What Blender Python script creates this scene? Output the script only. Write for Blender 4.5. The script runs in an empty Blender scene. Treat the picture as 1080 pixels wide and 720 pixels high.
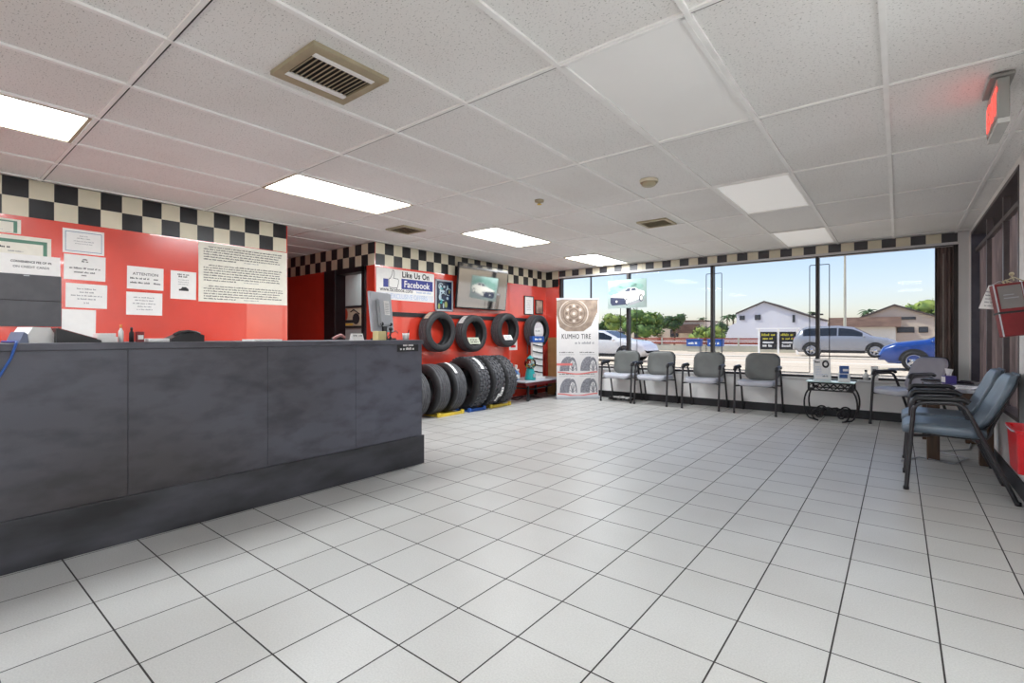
import bpy, bmesh, math, random
from mathutils import Vector, Matrix, noise
C = bpy.context.scene.collection
PI = math.pi
rng = random.Random(7)

# ------------------------------------------------------------------ helpers
def lin(r, g, b):
    def f(v):
        v /= 255.0
        return v/12.92 if v <= 0.04045 else ((v+0.055)/1.055)**2.4
    return (f(r), f(g), f(b), 1.0)

def mat(name, rgb, rough=0.5, metal=0.0, var=0.06, scale=9.0, bump=0.0, spec=0.5, bscale=None, coat=0.0, rgb2=None, stretch=None, lo=0.35, hi=0.65):
    m = bpy.data.materials.new(name); m.use_nodes = True
    nt = m.node_tree; N = nt.nodes; L = nt.links
    p = N['Principled BSDF']
    p.inputs['Roughness'].default_value = rough
    p.inputs['Metallic'].default_value = metal
    p.inputs['Specular IOR Level'].default_value = spec
    p.inputs['Coat Weight'].default_value = coat
    tc = N.new('ShaderNodeTexCoord')
    mp = N.new('ShaderNodeMapping'); L.new(tc.outputs['Object'], mp.inputs['Vector'])
    if stretch: mp.inputs['Scale'].default_value = stretch
    nz = N.new('ShaderNodeTexNoise'); nz.inputs['Scale'].default_value = scale; nz.inputs['Detail'].default_value = 4
    L.new(mp.outputs['Vector'], nz.inputs['Vector'])
    rp = N.new('ShaderNodeValToRGB'); L.new(nz.outputs['Fac'], rp.inputs['Fac'])
    c = lin(*rgb)
    if rgb2: a, b = lin(*rgb2), c
    else:
        a = tuple(x*(1-var) for x in c[:3])+(1,); b = tuple(min(1, x*(1+var)) for x in c[:3])+(1,)
    rp.color_ramp.elements[0].color = a; rp.color_ramp.elements[0].position = lo
    rp.color_ramp.elements[1].color = b; rp.color_ramp.elements[1].position = hi
    L.new(rp.outputs['Color'], p.inputs['Base Color'])
    if bump:
        n2 = N.new('ShaderNodeTexNoise'); n2.inputs['Scale'].default_value = bscale or scale*6
        L.new(mp.outputs['Vector'], n2.inputs['Vector'])
        bp = N.new('ShaderNodeBump'); bp.inputs['Strength'].default_value = bump; bp.inputs['Distance'].default_value = 0.004
        L.new(n2.outputs['Fac'], bp.inputs['Height']); L.new(bp.outputs['Normal'], p.inputs['Normal'])
    return m

def emat(name, rgb, strength):
    m = bpy.data.materials.new(name); m.use_nodes = True
    nt = m.node_tree; N = nt.nodes; L = nt.links
    p = N['Principled BSDF']
    p.inputs['Base Color'].default_value = lin(*rgb)
    tc = N.new('ShaderNodeTexCoord'); nz = N.new('ShaderNodeTexNoise'); nz.inputs['Scale'].default_value = 3
    L.new(tc.outputs['Object'], nz.inputs['Vector'])
    rp = N.new('ShaderNodeValToRGB'); L.new(nz.outputs['Fac'], rp.inputs['Fac'])
    c = lin(*rgb); rp.color_ramp.elements[0].color = tuple(x*.92 for x in c[:3])+(1,); rp.color_ramp.elements[1].color = c
    L.new(rp.outputs['Color'], p.inputs['Emission Color'])
    p.inputs['Emission Strength'].default_value = strength
    return m

def glass(name, tint=(250, 253, 252), refl=1.0):
    m = bpy.data.materials.new(name); m.use_nodes = True
    nt = m.node_tree; N = nt.nodes; L = nt.links
    for n in list(N):
        if n.type != 'OUTPUT_MATERIAL': N.remove(n)
    out = [n for n in N if n.type == 'OUTPUT_MATERIAL'][0]
    t = N.new('ShaderNodeBsdfTransparent'); t.inputs['Color'].default_value = lin(*tint)
    g = N.new('ShaderNodeBsdfGlossy'); g.inputs['Roughness'].default_value = 0.02
    fr = N.new('ShaderNodeFresnel'); fr.inputs['IOR'].default_value = 1.0+0.45*refl
    mx = N.new('ShaderNodeMixShader'); L.new(fr.outputs[0], mx.inputs[0]); L.new(t.outputs[0], mx.inputs[1]); L.new(g.outputs[0], mx.inputs[2])
    L.new(mx.outputs[0], out.inputs['Surface'])
    return m

def frame(P, R, N):
    R = Vector(R).normalized(); N = Vector(N).normalized(); U = N.cross(R)
    return Matrix(((R.x, U.x, N.x, P[0]), (R.y, U.y, N.y, P[1]), (R.z, U.z, N.z, P[2]), (0, 0, 0, 1)))

class MB:
    def __init__(s): s.bm = bmesh.new(); s.M = Matrix.Identity(4)
    def _mi(s, faces, mi, smooth=False):
        for f in faces: f.material_index = mi; f.smooth = smooth
    def _add(s, verts, faces, mi=0, smooth=False):
        vs = [s.bm.verts.new(s.M @ Vector(v)) for v in verts]; out = []
        for f in faces:
            try: out.append(s.bm.faces.new([vs[i] for i in f]))
            except ValueError: pass
        s._mi(out, mi, smooth); return out
    def box(s, x0, x1, y0, y1, z0, z1, mi=0, bev=0.0, rot=None):
        v = [(x, y, z) for x in (x0, x1) for y in (y0, y1) for z in (z0, z1)]
        if rot:
            c = Vector(((x0+x1)/2, (y0+y1)/2, (z0+z1)/2)); v = [rot @ (Vector(p)-c)+c for p in v]
        fs = s._add(v, [(0, 1, 3, 2), (4, 6, 7, 5), (0, 4, 5, 1), (2, 3, 7, 6), (0, 2, 6, 4), (1, 5, 7, 3)], mi)
        if bev:
            es = list({e for f in fs for e in f.edges})
            r = bmesh.ops.bevel(s.bm, geom=es, offset=bev, segments=2, affect='EDGES', profile=0.5)
            s._mi(r['faces'], mi)
        return s
    def poly(s, pts, mi=0): s._add(pts, [tuple(range(len(pts)))], mi); return s
    def rect(s, x0, x1, y0, y1, z, mi=0): return s.poly([(x0, y0, z), (x1, y0, z), (x1, y1, z), (x0, y1, z)], mi)
    def disc(s, cx, cy, rx, ry, z, mi=0, n=28, a0=0, a1=2*PI):
        if abs(a1-a0-2*PI) < 1e-6: p = [(cx+rx*math.cos(a0+(a1-a0)*i/n), cy+ry*math.sin(a0+(a1-a0)*i/n), z) for i in range(n)]
        else: p = [(cx+rx*math.cos(a0+(a1-a0)*i/n), cy+ry*math.sin(a0+(a1-a0)*i/n), z) for i in range(n+1)]
        return s.poly(p, mi)
    def ring(s, cx, cy, r0, r1, z, mi=0, n=28, sx=1.0, a0=0, a1=2*PI):
        v = []; f = []
        for i in range(n+1):
            a = a0+(a1-a0)*i/n
            v += [(cx+sx*r0*math.cos(a), cy+r0*math.sin(a), z), (cx+sx*r1*math.cos(a), cy+r1*math.sin(a), z)]
            if i: f.append((2*i-2, 2*i-1, 2*i+1, 2*i))
        s._add(v, f, mi); return s
    def prism(s, pts, h, fn=lambda x, y, z: (x, y, z), mi=0):
        n = len(pts)
        v = [fn(x, y, 0) for x, y in pts]+[fn(x, y, h) for x, y in pts]
        f = [tuple(range(n-1, -1, -1)), tuple(range(n, 2*n))]+[(i, (i+1) % n, n+(i+1) % n, n+i) for i in range(n)]
        s._add(v, f, mi); return s
    def tube(s, path, r, seg=8, mi=0, closed=False, caps=True, r1=None):
        P = [Vector(p) for p in path]; n = len(P); v = []; f = []
        up = Vector((0.013, 0.021, 1)).normalized(); prev = None
        for i in range(n):
            if closed: t = P[(i+1) % n]-P[i-1]
            else: t = P[min(i+1, n-1)]-P[max(i-1, 0)]
            t.normalize()
            if prev is None:
                a = t.cross(up)
                if a.length < 0.1: a = t.cross(Vector((1, 0.02, 0)))
            else:
                a = prev-t*prev.dot(t)
                if a.length < 1e-4: a = t.cross(up)
            a.normalize(); b = t.cross(a); prev = a
            rr = r if r1 is None else r+(r1-r)*i/(n-1)
            for k in range(seg):
                q = 2*PI*k/seg; v.append(P[i]+(a*math.cos(q)+b*math.sin(q))*rr)
        m = n if closed else n-1
        for i in range(m):
            for k in range(seg):
                j = (i+1) % n
                f.append((i*seg+k, i*seg+(k+1) % seg, j*seg+(k+1) % seg, j*seg+k))
        s._add(v, f, mi, True)
        if caps and not closed:
            s._add(v[:seg], [tuple(range(seg-1, -1, -1))], mi); s._add(v[-seg:], [tuple(range(seg))], mi)
        return s
    def lathe(s, prof, n=32, mi=0, fn=lambda r, a, h: (r*math.cos(a), r*math.sin(a), h), smooth=True, closed=False, mids=None):
        k = len(prof); v = []; f = []; mm = []
        for i in range(n):
            a = 2*PI*i/n
            for r, h in prof: v.append(fn(r, a, h))
        for i in range(n):
            j = (i+1) % n
            for q in range(k if closed else k-1):
                w = (q+1) % k
                f.append((i*k+q, j*k+q, j*k+w, i*k+w)); mm.append(mids[q] if mids else mi)
        vs = [s.bm.verts.new(s.M @ Vector(p)) for p in v]
        for ff, mj in zip(f, mm):
            pts = [vs[i] for i in ff]
            try: fc = s.bm.faces.new(pts); fc.material_index = mj; fc.smooth = smooth
            except ValueError: pass
        return s
    def ball(s, c, r, mi=0, sub=2, sc=(1, 1, 1), jit=0.0):
        res = bmesh.ops.create_icosphere(s.bm, subdivisions=sub, radius=1.0)
        for v in res['verts']:
            k = 1+(noise.noise(v.co*2.3+Vector(c))*jit if jit else 0)
            v.co = s.M @ (Vector(c)+Vector((v.co.x*sc[0]*r*k, v.co.y*sc[1]*r*k, v.co.z*sc[2]*r*k)))
        fs = {f for v in res['verts'] for f in v.link_faces}
        s._mi(fs, mi, True); return s
    def text(s, body, size, x, y, z, mi=0, align='LEFT', bold=0.0, sx=1.0, depth=0.0, gap=1.0):
        cu = bpy.data.curves.new('t', 'FONT'); cu.body = body; cu.size = size; cu.align_x = align; cu.space_character = gap
        cu.extrude = depth; cu.resolution_u = 3
        ob = bpy.data.objects.new('t', cu)
        me = bpy.data.meshes.new_from_object(ob)
        b2 = bmesh.new(); b2.from_mesh(me)
        # heavier strokes: the letter laid down again with small offsets
        for q, (ox, oy) in enumerate(((0, 0), (bold, 0), (-bold, 0), (0, bold), (0, -bold)) if bold else ((0, 0),)):
            vs = {}
            for v in b2.verts: vs[v.index] = s.bm.verts.new(s.M @ Vector((v.co.x*sx+x+ox, v.co.y+y+oy, v.co.z+z+q*.00006)))
            for fc in b2.faces:
                try: nf = s.bm.faces.new([vs[v.index] for v in fc.verts]); nf.material_index = mi
                except ValueError: pass
        b2.free(); bpy.data.objects.remove(ob); bpy.data.curves.remove(cu); bpy.data.meshes.remove(me)
        return s
    def words(s, x0, x1, y, h, z, mi, fill=1.0, center=False, r=rng):
        # a line of small print: word-length strokes broken into letter marks
        W = (x1-x0)*fill; x = x0+((x1-x0)-W)/2 if center else x0; end = x+W
        while x < end-h*0.8:
            k = r.randint(2, 8)
            for _ in range(k):
                w = h*r.uniform(.35, .6)
                if x+w > end: break
                t = h*r.choice((.65, .7, .95)); s.rect(x, x+w*.8, y, y+t, z, mi); x += w
            x += h*.5
        return s
    def build(s, name, mats, parent=None, M=None, kind=None, smooth_angle=None):
        bmesh.ops.recalc_face_normals(s.bm, faces=s.bm.faces[:])
        me = bpy.data.meshes.new(name); s.bm.to_mesh(me); s.bm.free()
        if not isinstance(mats, (list, tuple)): mats = [mats]
        for m in mats: me.materials.append(m)
        o = bpy.data.objects.new(name, me); C.objects.link(o)
        if parent is not None: o.parent = parent
        if M is not None: o.matrix_world = M
        if kind: o['kind'] = kind
        return o

def tag(o, label, cat, group=None):
    o['label'] = label; o['category'] = cat
    if group: o['group'] = group
    return o
def empty(name, loc, rz=0, label=None, cat=None, group=None, M=None):
    o = bpy.data.objects.new(name, None); C.objects.link(o); o.empty_display_size = 0.1
    if M is not None: o.matrix_world = M
    else: o.location = loc; o.rotation_euler = (0, 0, rz)
    if label: tag(o, label, cat, group)
    return o
def kids(o): return [c for c in bpy.data.objects if c.parent is o]
def dup(o, parent=None):
    c = o.copy(); C.objects.link(c)
    if parent is not None: c.parent = parent
    for ch in kids(o): dup(ch, c)
    return c
def struct(name, mb, mats, M=None): return mb.build(name, mats, None, M, 'structure')

# ------------------------------------------------------------------ dimensions (metres)
XL, XR, YW, ZC = -5.60, 0.68, 8.17, 2.415
YB = -3.2                       # wall behind the viewer
WT = 0.12
# ------------------------------------------------------------------ materials
def floor_material():
    m = bpy.data.materials.new('floor_tile'); m.use_nodes = True
    nt = m.node_tree; N = nt.nodes; L = nt.links; p = N['Principled BSDF']
    tc = N.new('ShaderNodeTexCoord'); mp = N.new('ShaderNodeMapping'); L.new(tc.outputs['Object'], mp.inputs['Vector'])
    mp.inputs['Location'].default_value = (-0.1204+0.3105*60, -0.5178+0.3105*60, 0)
    br = N.new('ShaderNodeTexBrick'); br.offset = 0; br.squash = 1
    br.inputs['Scale'].default_value = 1; br.inputs['Brick Width'].default_value = 0.3105; br.inputs['Row Height'].default_value = 0.3105
    br.inputs['Mortar Size'].default_value = 0.0032; br.inputs['Mortar Smooth'].default_value = 0.1
    br.inputs['Color1'].default_value = lin(197, 197, 193); br.inputs['Color2'].default_value = lin(191, 191, 187); br.inputs['Mortar'].default_value = lin(46, 42, 40)
    L.new(mp.outputs['Vector'], br.inputs['Vector'])
    nz = N.new('ShaderNodeTexNoise'); nz.inputs['Scale'].default_value = 160; nz.inputs['Detail'].default_value = 3; L.new(tc.outputs['Object'], nz.inputs['Vector'])
    n2 = N.new('ShaderNodeTexNoise'); n2.inputs['Scale'].default_value = 1.3; n2.inputs['Detail'].default_value = 5; L.new(tc.outputs['Object'], n2.inputs['Vector'])
    r1 = N.new('ShaderNodeValToRGB'); L.new(nz.outputs['Fac'], r1.inputs['Fac']); r1.color_ramp.elements[0].position = .3; r1.color_ramp.elements[0].color = (.86, .86, .86, 1); r1.color_ramp.elements[1].position = .62
    r2 = N.new('ShaderNodeValToRGB'); L.new(n2.outputs['Fac'], r2.inputs['Fac']); r2.color_ramp.elements[0].position = .3; r2.color_ramp.elements[0].color = (.9, .885, .87, 1); r2.color_ramp.elements[1].position = .6
    a = N.new('ShaderNodeMix'); a.data_type = 'RGBA'; a.blend_type = 'MULTIPLY'; a.inputs[0].default_value = 1
    b = N.new('ShaderNodeMix'); b.data_type = 'RGBA'; b.blend_type = 'MULTIPLY'; b.inputs[0].default_value = 1
    L.new(br.outputs['Color'], a.inputs[6]); L.new(r1.outputs['Color'], a.inputs[7]); L.new(a.outputs[2], b.inputs[6]); L.new(r2.outputs['Color'], b.inputs[7])
    L.new(b.outputs[2], p.inputs['Base Color'])
    mr = N.new('ShaderNodeMapRange'); L.new(br.outputs['Fac'], mr.inputs[0]); mr.inputs[3].default_value = 0.37; mr.inputs[4].default_value = 0.8
    ad = N.new('ShaderNodeMath'); ad.operation = 'MULTIPLY_ADD'; L.new(n2.outputs['Fac'], ad.inputs[0]); ad.inputs[1].default_value = 0.05; L.new(mr.outputs[0], ad.inputs[2])
    L.new(ad.outputs[0], p.inputs['Roughness']); p.inputs['Specular IOR Level'].default_value = 0.5
    bp = N.new('ShaderNodeBump'); bp.inputs['Strength'].default_value = .5; bp.inputs['Distance'].default_value = .002; bp.invert = True
    L.new(br.outputs['Fac'], bp.inputs['Height']); L.new(bp.outputs['Normal'], p.inputs['Normal'])
    return m

def ceiling_material():
    m = bpy.data.materials.new('ceiling_panel'); m.use_nodes = True
    nt = m.node_tree; N = nt.nodes; L = nt.links; p = N['Principled BSDF']; p.inputs['Roughness'].default_value = .9
    tc = N.new('ShaderNodeTexCoord')
    mp = N.new('ShaderNodeMapping'); L.new(tc.outputs['Object'], mp.inputs['Vector']); mp.inputs['Scale'].default_value = (1, 1.7, 1)
    nz = N.new('ShaderNodeTexNoise'); nz.inputs['Scale'].default_value = 85; nz.inputs['Detail'].default_value = 3; nz.inputs['Roughness'].default_value = .6
    L.new(mp.outputs['Vector'], nz.inputs['Vector'])
    rp = N.new('ShaderNodeValToRGB'); L.new(nz.outputs['Fac'], rp.inputs['Fac'])
    rp.color_ramp.elements[0].position = .34; rp.color_ramp.elements[0].color = lin(168, 166, 162)
    rp.color_ramp.elements[1].position = .40; rp.color_ramp.elements[1].color = lin(241, 240, 237)
    n2 = N.new('ShaderNodeTexNoise'); n2.inputs['Scale'].default_value = .9; L.new(tc.outputs['Object'], n2.inputs['Vector'])
    r2 = N.new('ShaderNodeValToRGB'); L.new(n2.outputs['Fac'], r2.inputs['Fac']); r2.color_ramp.elements[0].color = (.93, .92, .91, 1); r2.color_ramp.elements[0].position = .35; r2.color_ramp.elements[1].position = .6
    a = N.new('ShaderNodeMix'); a.data_type = 'RGBA'; a.blend_type = 'MULTIPLY'; a.inputs[0].default_value = 1
    L.new(rp.outputs['Color'], a.inputs[6]); L.new(r2.outputs['Color'], a.inputs[7]); L.new(a.outputs[2], p.inputs['Base Color'])
    bp = N.new('ShaderNodeBump'); bp.inputs['Strength'].default_value = .5; bp.inputs['Distance'].default_value = .003
    L.new(rp.outputs['Color'], bp.inputs['Height']); L.new(bp.outputs['Normal'], p.inputs['Normal'])
    return m

def counter_material():
    m = mat('counter_laminate', (98, 100, 112), rough=.33, scale=.55, rgb2=(62, 56, 54), lo=.35, hi=.65, stretch=(1, .5, 1.1))
    nt = m.node_tree; N = nt.nodes; L = nt.links; p = N['Principled BSDF']
    old = p.inputs['Base Color'].links[0].from_socket
    tc = N.new('ShaderNodeTexCoord')
    n1 = N.new('ShaderNodeTexNoise'); n1.inputs['Scale'].default_value = 9; n1.inputs['Detail'].default_value = 6
    mp = N.new('ShaderNodeMapping'); mp.inputs['Scale'].default_value = (1, .6, 1.3); L.new(tc.outputs['Object'], mp.inputs['Vector']); L.new(mp.outputs['Vector'], n1.inputs['Vector'])
    r1 = N.new('ShaderNodeValToRGB'); L.new(n1.outputs['Fac'], r1.inputs['Fac'])
    r1.color_ramp.elements[0].position = .30; r1.color_ramp.elements[0].color = (.45, .44, .44, 1); r1.color_ramp.elements[1].position = .56
    a = N.new('ShaderNodeMix'); a.data_type = 'RGBA'; a.blend_type = 'MULTIPLY'; a.inputs[0].default_value = .7
    L.new(old, a.inputs[6]); L.new(r1.outputs['Color'], a.inputs[7]); L.new(a.outputs[2], p.inputs['Base Color'])
    rr = N.new('ShaderNodeMapRange'); L.new(n1.outputs['Fac'], rr.inputs[0]); rr.inputs[3].default_value = .28; rr.inputs[4].default_value = .55
    L.new(rr.outputs[0], p.inputs['Roughness'])
    return m

M_floor = floor_material(); M_ceil = ceiling_material(); M_counter = counter_material()
M_bar = mat('ceiling_tee', (244, 243, 240), rough=.5, var=.03)
M_gap = mat('ceiling_gap', (44, 42, 40), rough=.9)
M_red = mat('red_paint', (220, 66, 48), rough=.22, var=.10, scale=1.6, bump=.10, bscale=30, spec=1.0, coat=1.0)
M_cream = mat('cream_paint', (226, 219, 196), rough=.45, var=.05, scale=5)
M_black = mat('black_paint', (32, 33, 36), rough=.35, var=.25, scale=7)
M_hazed = mat('hazed_black_paint', (74, 74, 78), rough=.4, var=.15, scale=5)  # black squares greyed, window haze put into their colour
M_white = mat('white_wall', (244, 243, 241), rough=.6, var=.03, scale=2, bump=.1, bscale=60)
M_grey = mat('grey_wall', (212, 212, 212), rough=.6, var=.04, scale=2)
M_base = mat('black_baseboard', (34, 34, 37), rough=.45, var=.2)
M_frame = mat('bronze_frame', (48, 44, 43), rough=.4, metal=.3, var=.15)
M_glass = glass('window_glass')
M_tint = glass('tinted_window_glass', (212, 216, 216), .35)
M_paper = mat('paper', (238, 237, 234), rough=.7, var=.02, scale=20)
M_ivory = mat('ivory_card', (234, 231, 218), rough=.7, var=.03, scale=20)
M_ink = mat('ink', (84, 82, 84), rough=.7, var=.1)
M_inkd = mat('dark_ink', (38, 38, 42), rough=.7, var=.1)
M_inkl = mat('pale_ink', (150, 150, 154), rough=.7, var=.1)
M_green = mat('green_border', (92, 136, 116), rough=.6)
M_blueline = mat('blue_border', (92, 122, 160), rough=.6)
M_rubber = mat('tire_rubber', (40, 40, 42), rough=.55, var=.18, scale=14, bump=.15, bscale=60)
M_rubber2 = mat('tire_tread', (76, 76, 79), rough=.65, var=.2, scale=20)  # tread grey lightened, specular sheen put into the colour
M_blk = mat('black_plastic', (28, 28, 31), rough=.4, var=.15)
M_metalblk = mat('black_metal', (38, 37, 39), rough=.35, metal=.4, var=.15)
M_chairmet = mat('chair_steel', (70, 69, 71), rough=.35, metal=.6, var=.12)
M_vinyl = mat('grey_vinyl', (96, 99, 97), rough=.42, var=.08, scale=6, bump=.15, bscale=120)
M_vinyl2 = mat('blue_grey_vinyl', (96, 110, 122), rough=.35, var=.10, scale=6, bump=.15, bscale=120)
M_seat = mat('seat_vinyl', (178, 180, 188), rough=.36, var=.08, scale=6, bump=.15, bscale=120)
M_silver = mat('silver_plastic', (176, 178, 184), rough=.4, var=.04)
M_wood = mat('dark_wood', (92, 66, 44), rough=.45, rgb2=(60, 42, 28), scale=5, stretch=(6, 6, .7))
M_card = mat('cardboard', (166, 126, 78), rough=.85, var=.1, scale=6)
M_teal = mat('teal_plastic', (30, 150, 150), rough=.3, var=.08)
M_blue = mat('blue_plastic', (40, 90, 170), rough=.35, var=.1)
M_yellow = mat('yellow_plastic', (226, 196, 70), rough=.4, var=.08)
M_redp = mat('red_plastic', (205, 24, 34), rough=.28, var=.1)
M_darkred = mat('dark_red_vinyl', (118, 22, 28), rough=.4, var=.15)
M_tan = mat('tan_metal', (176, 166, 138), rough=.45, metal=.2, var=.1)
M_chrome = mat('chrome', (200, 200, 204), rough=.2, metal=1.0, var=.05)
M_blind = mat('brown_blind', (140, 122, 116), rough=.5, rgb2=(100, 88, 84), scale=4, stretch=(3, 3, .6))
M_lampon = emat('lit_diffuser', (247, 251, 255), 12.0)
M_lampfar = emat('dim_diffuser', (247, 251, 255), 4.0)
M_lampback = emat('window_end_diffuser', (247, 251, 255), 15.0)
M_lampfaint = emat('faint_diffuser', (250, 249, 246), .12)
M_lampoff = mat('unlit_diffuser', (250, 249, 246), rough=.35, var=.02, scale=2)
M_fbblue = mat('sign_blue', (52, 60, 140), rough=.5, var=.06)
M_skyink = mat('sign_pale_blue', (176, 190, 216), rough=.5)

# ------------------------------------------------------------------ setting
b = MB(); b.box(-9.8, XR+.2, YB-.1, YW+.1, -.1, 0); struct('floor', b, M_floor)

# ceiling: recessed panels on a tee grid
XLINES = [-0.05-.61*k for k in range(-1, 17)]; YLINES = [.735+1.2155*k for k in range(-4, 8)]
b = MB(); b.box(-9.8, XR+.2, YB-.1, YW+.1, ZC+.008, ZC+.10)
for x in XLINES:
    if x < -9.7: continue
    b.box(x-.012, x+.012, YB, YW, ZC-.004, ZC+.008, 1)
for y in YLINES:
    if y < YB or y > YW: continue
    b.box(-9.7, XR, y-.010, y+.010, ZC-.001, ZC+.008, 1)
    b.box(-9.7, XR, y+.010, y+.017, ZC+.001, ZC+.0079, 2)
struct('ceiling', b, [M_ceil, M_bar, M_gap])

def checker(name, M, n, rows, sq, h=None, start=0, w_last=None, gray=False):
    b = MB(); h = h or sq
    for r in range(rows):
        for i in range(n):
            x0 = i*sq; x1 = x0+sq if not (i == n-1 and w_last) else x0+w_last
            b.box(x0, x1, -(r+1)*h, -r*h, 0, .004, (i+r+start) % 2)
    return struct(name, b, [M_cream, M_hazed if gray else M_black], M)

# sign wall (left, near)
b = MB(); b.box(XL-WT, XL, YB, 2.835, 0, ZC); struct('wall_left_near', b, M_red)
checker('trim_1', frame((XL, 2.82-.1535*22, ZC), (0, 1, 0), (1, 0, 0)), 22, 2, .1535, .1545, 0)
# display wall (left, far)
b = MB(); b.box(XL-WT, XL, 4.05, YW+.1, 0, ZC); struct('wall_left_far', b, M_red)
checker('trim_2', frame((XL, 4.06, ZC), (0, 1, 0), (1, 0, 0)), 27, 2, .1522, .1545, 0)
# door wall
b = MB()
b.box(-9.7, -6.66, 4.05, 4.17, 0, ZC); b.box(-5.84, XL-WT, 4.05, 4.17, 0, ZC); b.box(-6.66, -5.84, 4.05, 4.17, 2.06, ZC)
struct('wall_back_hall', b, M_red)
checker('trim_3', frame((XL-.152*20, 4.05, ZC), (1, 0, 0), (0, -1, 0)), 20, 2, .152, .1545, 0)
b = MB(); b.box(-6.79, -6.5, 4.0, 4.18, 0, 2.10, bev=.004); b.box(-5.87, -5.79, 4.02, 4.18, 0, 2.10, bev=.004); b.box(-6.79, -5.79, 4.02, 4.18, 2.03, 2.105)
struct('door_1', b, M_black)
b = MB(); b.box(-9.7, XL-WT, 2.715, 2.835, 0, ZC); struct('wall_hall_side', b, M_red)
b = MB(); b.box(-9.8, -9.7, 2.7, 4.17, 0, ZC); struct('wall_hall_end', b, M_red)
M_office = mat('office_wall', (176, 190, 188), rough=.6, var=.03, scale=2)
b = MB(); b.box(-9.8, XL-WT, 5.62, 5.72, 0, ZC); b.box(-9.8, -9.7, 4.17, 5.72, 0, ZC); struct('wall_office', b, M_office)
# window wall
FL, FR = -5.28, .583
b = MB()
b.box(XL, FL, YW, YW+.14, 0, ZC); struct('wall_window_left', b, M_red)
b = MB(); b.box(FR, XR+.12, YW, YW+.14, 0, ZC); struct('wall_window_right', b, M_grey)
b = MB(); b.box(FL, FR, YW, YW+.14, 0, .50); struct('wall_window_low', b, M_white)
b = MB(); b.box(FL, FR, YW, YW+.14, 2.315, ZC); struct('wall_window_top', b, M_grey)
b = MB(); b.box(XL, XR, YW-.015, YW, 0, .12, bev=.003); struct('baseboard_window', b, M_base)
b = MB(); b.box(FL-.02, FR+.01, YW-.03, YW+.02, .50, .535, bev=.004); struct('trim_sill', b, M_grey)
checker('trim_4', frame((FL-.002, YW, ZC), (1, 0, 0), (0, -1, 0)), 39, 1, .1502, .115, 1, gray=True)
checker('trim_5', frame((XL+.003, YW, ZC), (1, 0, 0), (0, -1, 0)), 2, 2, .1522, .1545, 1)
b = MB(); b.box(FL, FR, YW-.012, YW, 2.268, 2.30); struct('trim_header', b, M_grey)
MULL = [FL, -3.82, -2.357, -.907, FR]
b = MB()
b.box(FL, FR, YW-.005, YW+.10, 2.255, 2.285); b.box(FL, FR, YW+.01, YW+.10, .535, .565)
for i, x in enumerate(MULL):
    w = .022
    xx = x if 0 < i < 4 else (x+w if i == 0 else x-w)
    b.box(xx-w, xx+w, YW-.01 if 0 < i < 4 else YW, YW+.10, .535, 2.27, bev=.003)
b.box(-4.60, -4.585, YW+.03, YW+.07, .56, 2.26)
win = struct('window_1', b, M_frame)
b = MB()
for i in range(4): b.box(MULL[i]+.02, MULL[i+1]-.02, YW+.060, YW+.066, .56, 2.26)
g = b.build('pane', M_tint, win)
# right wall with a recessed window
RY0, RY1, RZ0, RZ1 = 5.0, 7.92, .50, 2.36
b = MB(); b.box(XR, XR+.16, YB, RY0, 0, ZC); b.box(XR, XR+.16, RY1, YW, 0, ZC); b.box(XR, XR+.16, RY0, RY1, 0, RZ0); b.box(XR, XR+.16, RY0, RY1, RZ1, ZC)
struct('wall_right', b, M_white)
b = MB(); b.box(XR-.012, XR, YB, YW-.015, 0, .12, bev=.003); struct('baseboard_right', b, M_base)
M_jamb = mat('dark_jamb', (88, 86, 96), rough=.3, metal=.4, var=.1)
b = MB()
b.box(XR-.004, XR+.15, RY1-.025, RY1, RZ0, RZ1, 1); b.box(XR-.004, XR+.15, RY0, RY0+.025, RZ0, RZ1); b.box(XR-.004, XR+.15, RY0, RY1, RZ1-.03, RZ1); b.box(XR, XR+.15, RY0, RY1, RZ0, RZ0+.03)
for y in (5.95, 6.95): b.box(XR+.03, XR+.075, y-.025, y+.025, RZ0, RZ1)
b.box(XR+.03, XR+.07, RY0, RY1, 2.12, 2.16)
w2 = struct('window_2', b, [mat('brown_grey_frame', (92, 84, 84), rough=.4, metal=.2, var=.12), M_jamb])
b = MB(); b.box(XR+.143, XR+.148, RY0, RY1, RZ0, RZ1); b.build('pane', M_glass, w2)
b = MB(); b.box(-5.72, XR+.16, YB-.1, YB, 0, .35); b.box(-5.72, XR+.16, YB-.1, YB, 2.25, ZC)
for x0, x1 in ((-5.72, -5.0), (-2.75, -2.45), (.35, XR+.16)): b.box(x0, x1, YB-.1, YB, .35, 2.25)
struct('wall_rear', b, M_white)
b = MB()
for x0, x1 in ((-5.0, -2.75), (-2.45, .35)):
    for x in (x0+.02, (x0+x1)/2, x1-.02): b.box(x-.02, x+.02, YB-.08, YB-.02, .35, 2.25)
    b.box(x0, x1, YB-.08, YB-.02, .35, .39); b.box(x0, x1, YB-.08, YB-.02, 2.21, 2.25)
w3 = struct('added_rear_window', b, M_frame)  # unseen rear windows, added so daylight brightens the room
b = MB(); b.box(-5.0, -2.75, YB-.053, YB-.047, .39, 2.21); b.box(-2.45, .35, YB-.053, YB-.047, .39, 2.21); b.build('pane', M_glass, w3)
# unseen roof slab, added to keep the sun out of the room
b = MB(); b.box(-10, 1.1, YB-.3, YW+.3, ZC+.35, ZC+.6); b.box(-10, XR+.16, YW+.14, YW+.24, ZC+.1, ZC+.35); struct('roof_sun_block', b, M_grey)

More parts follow.
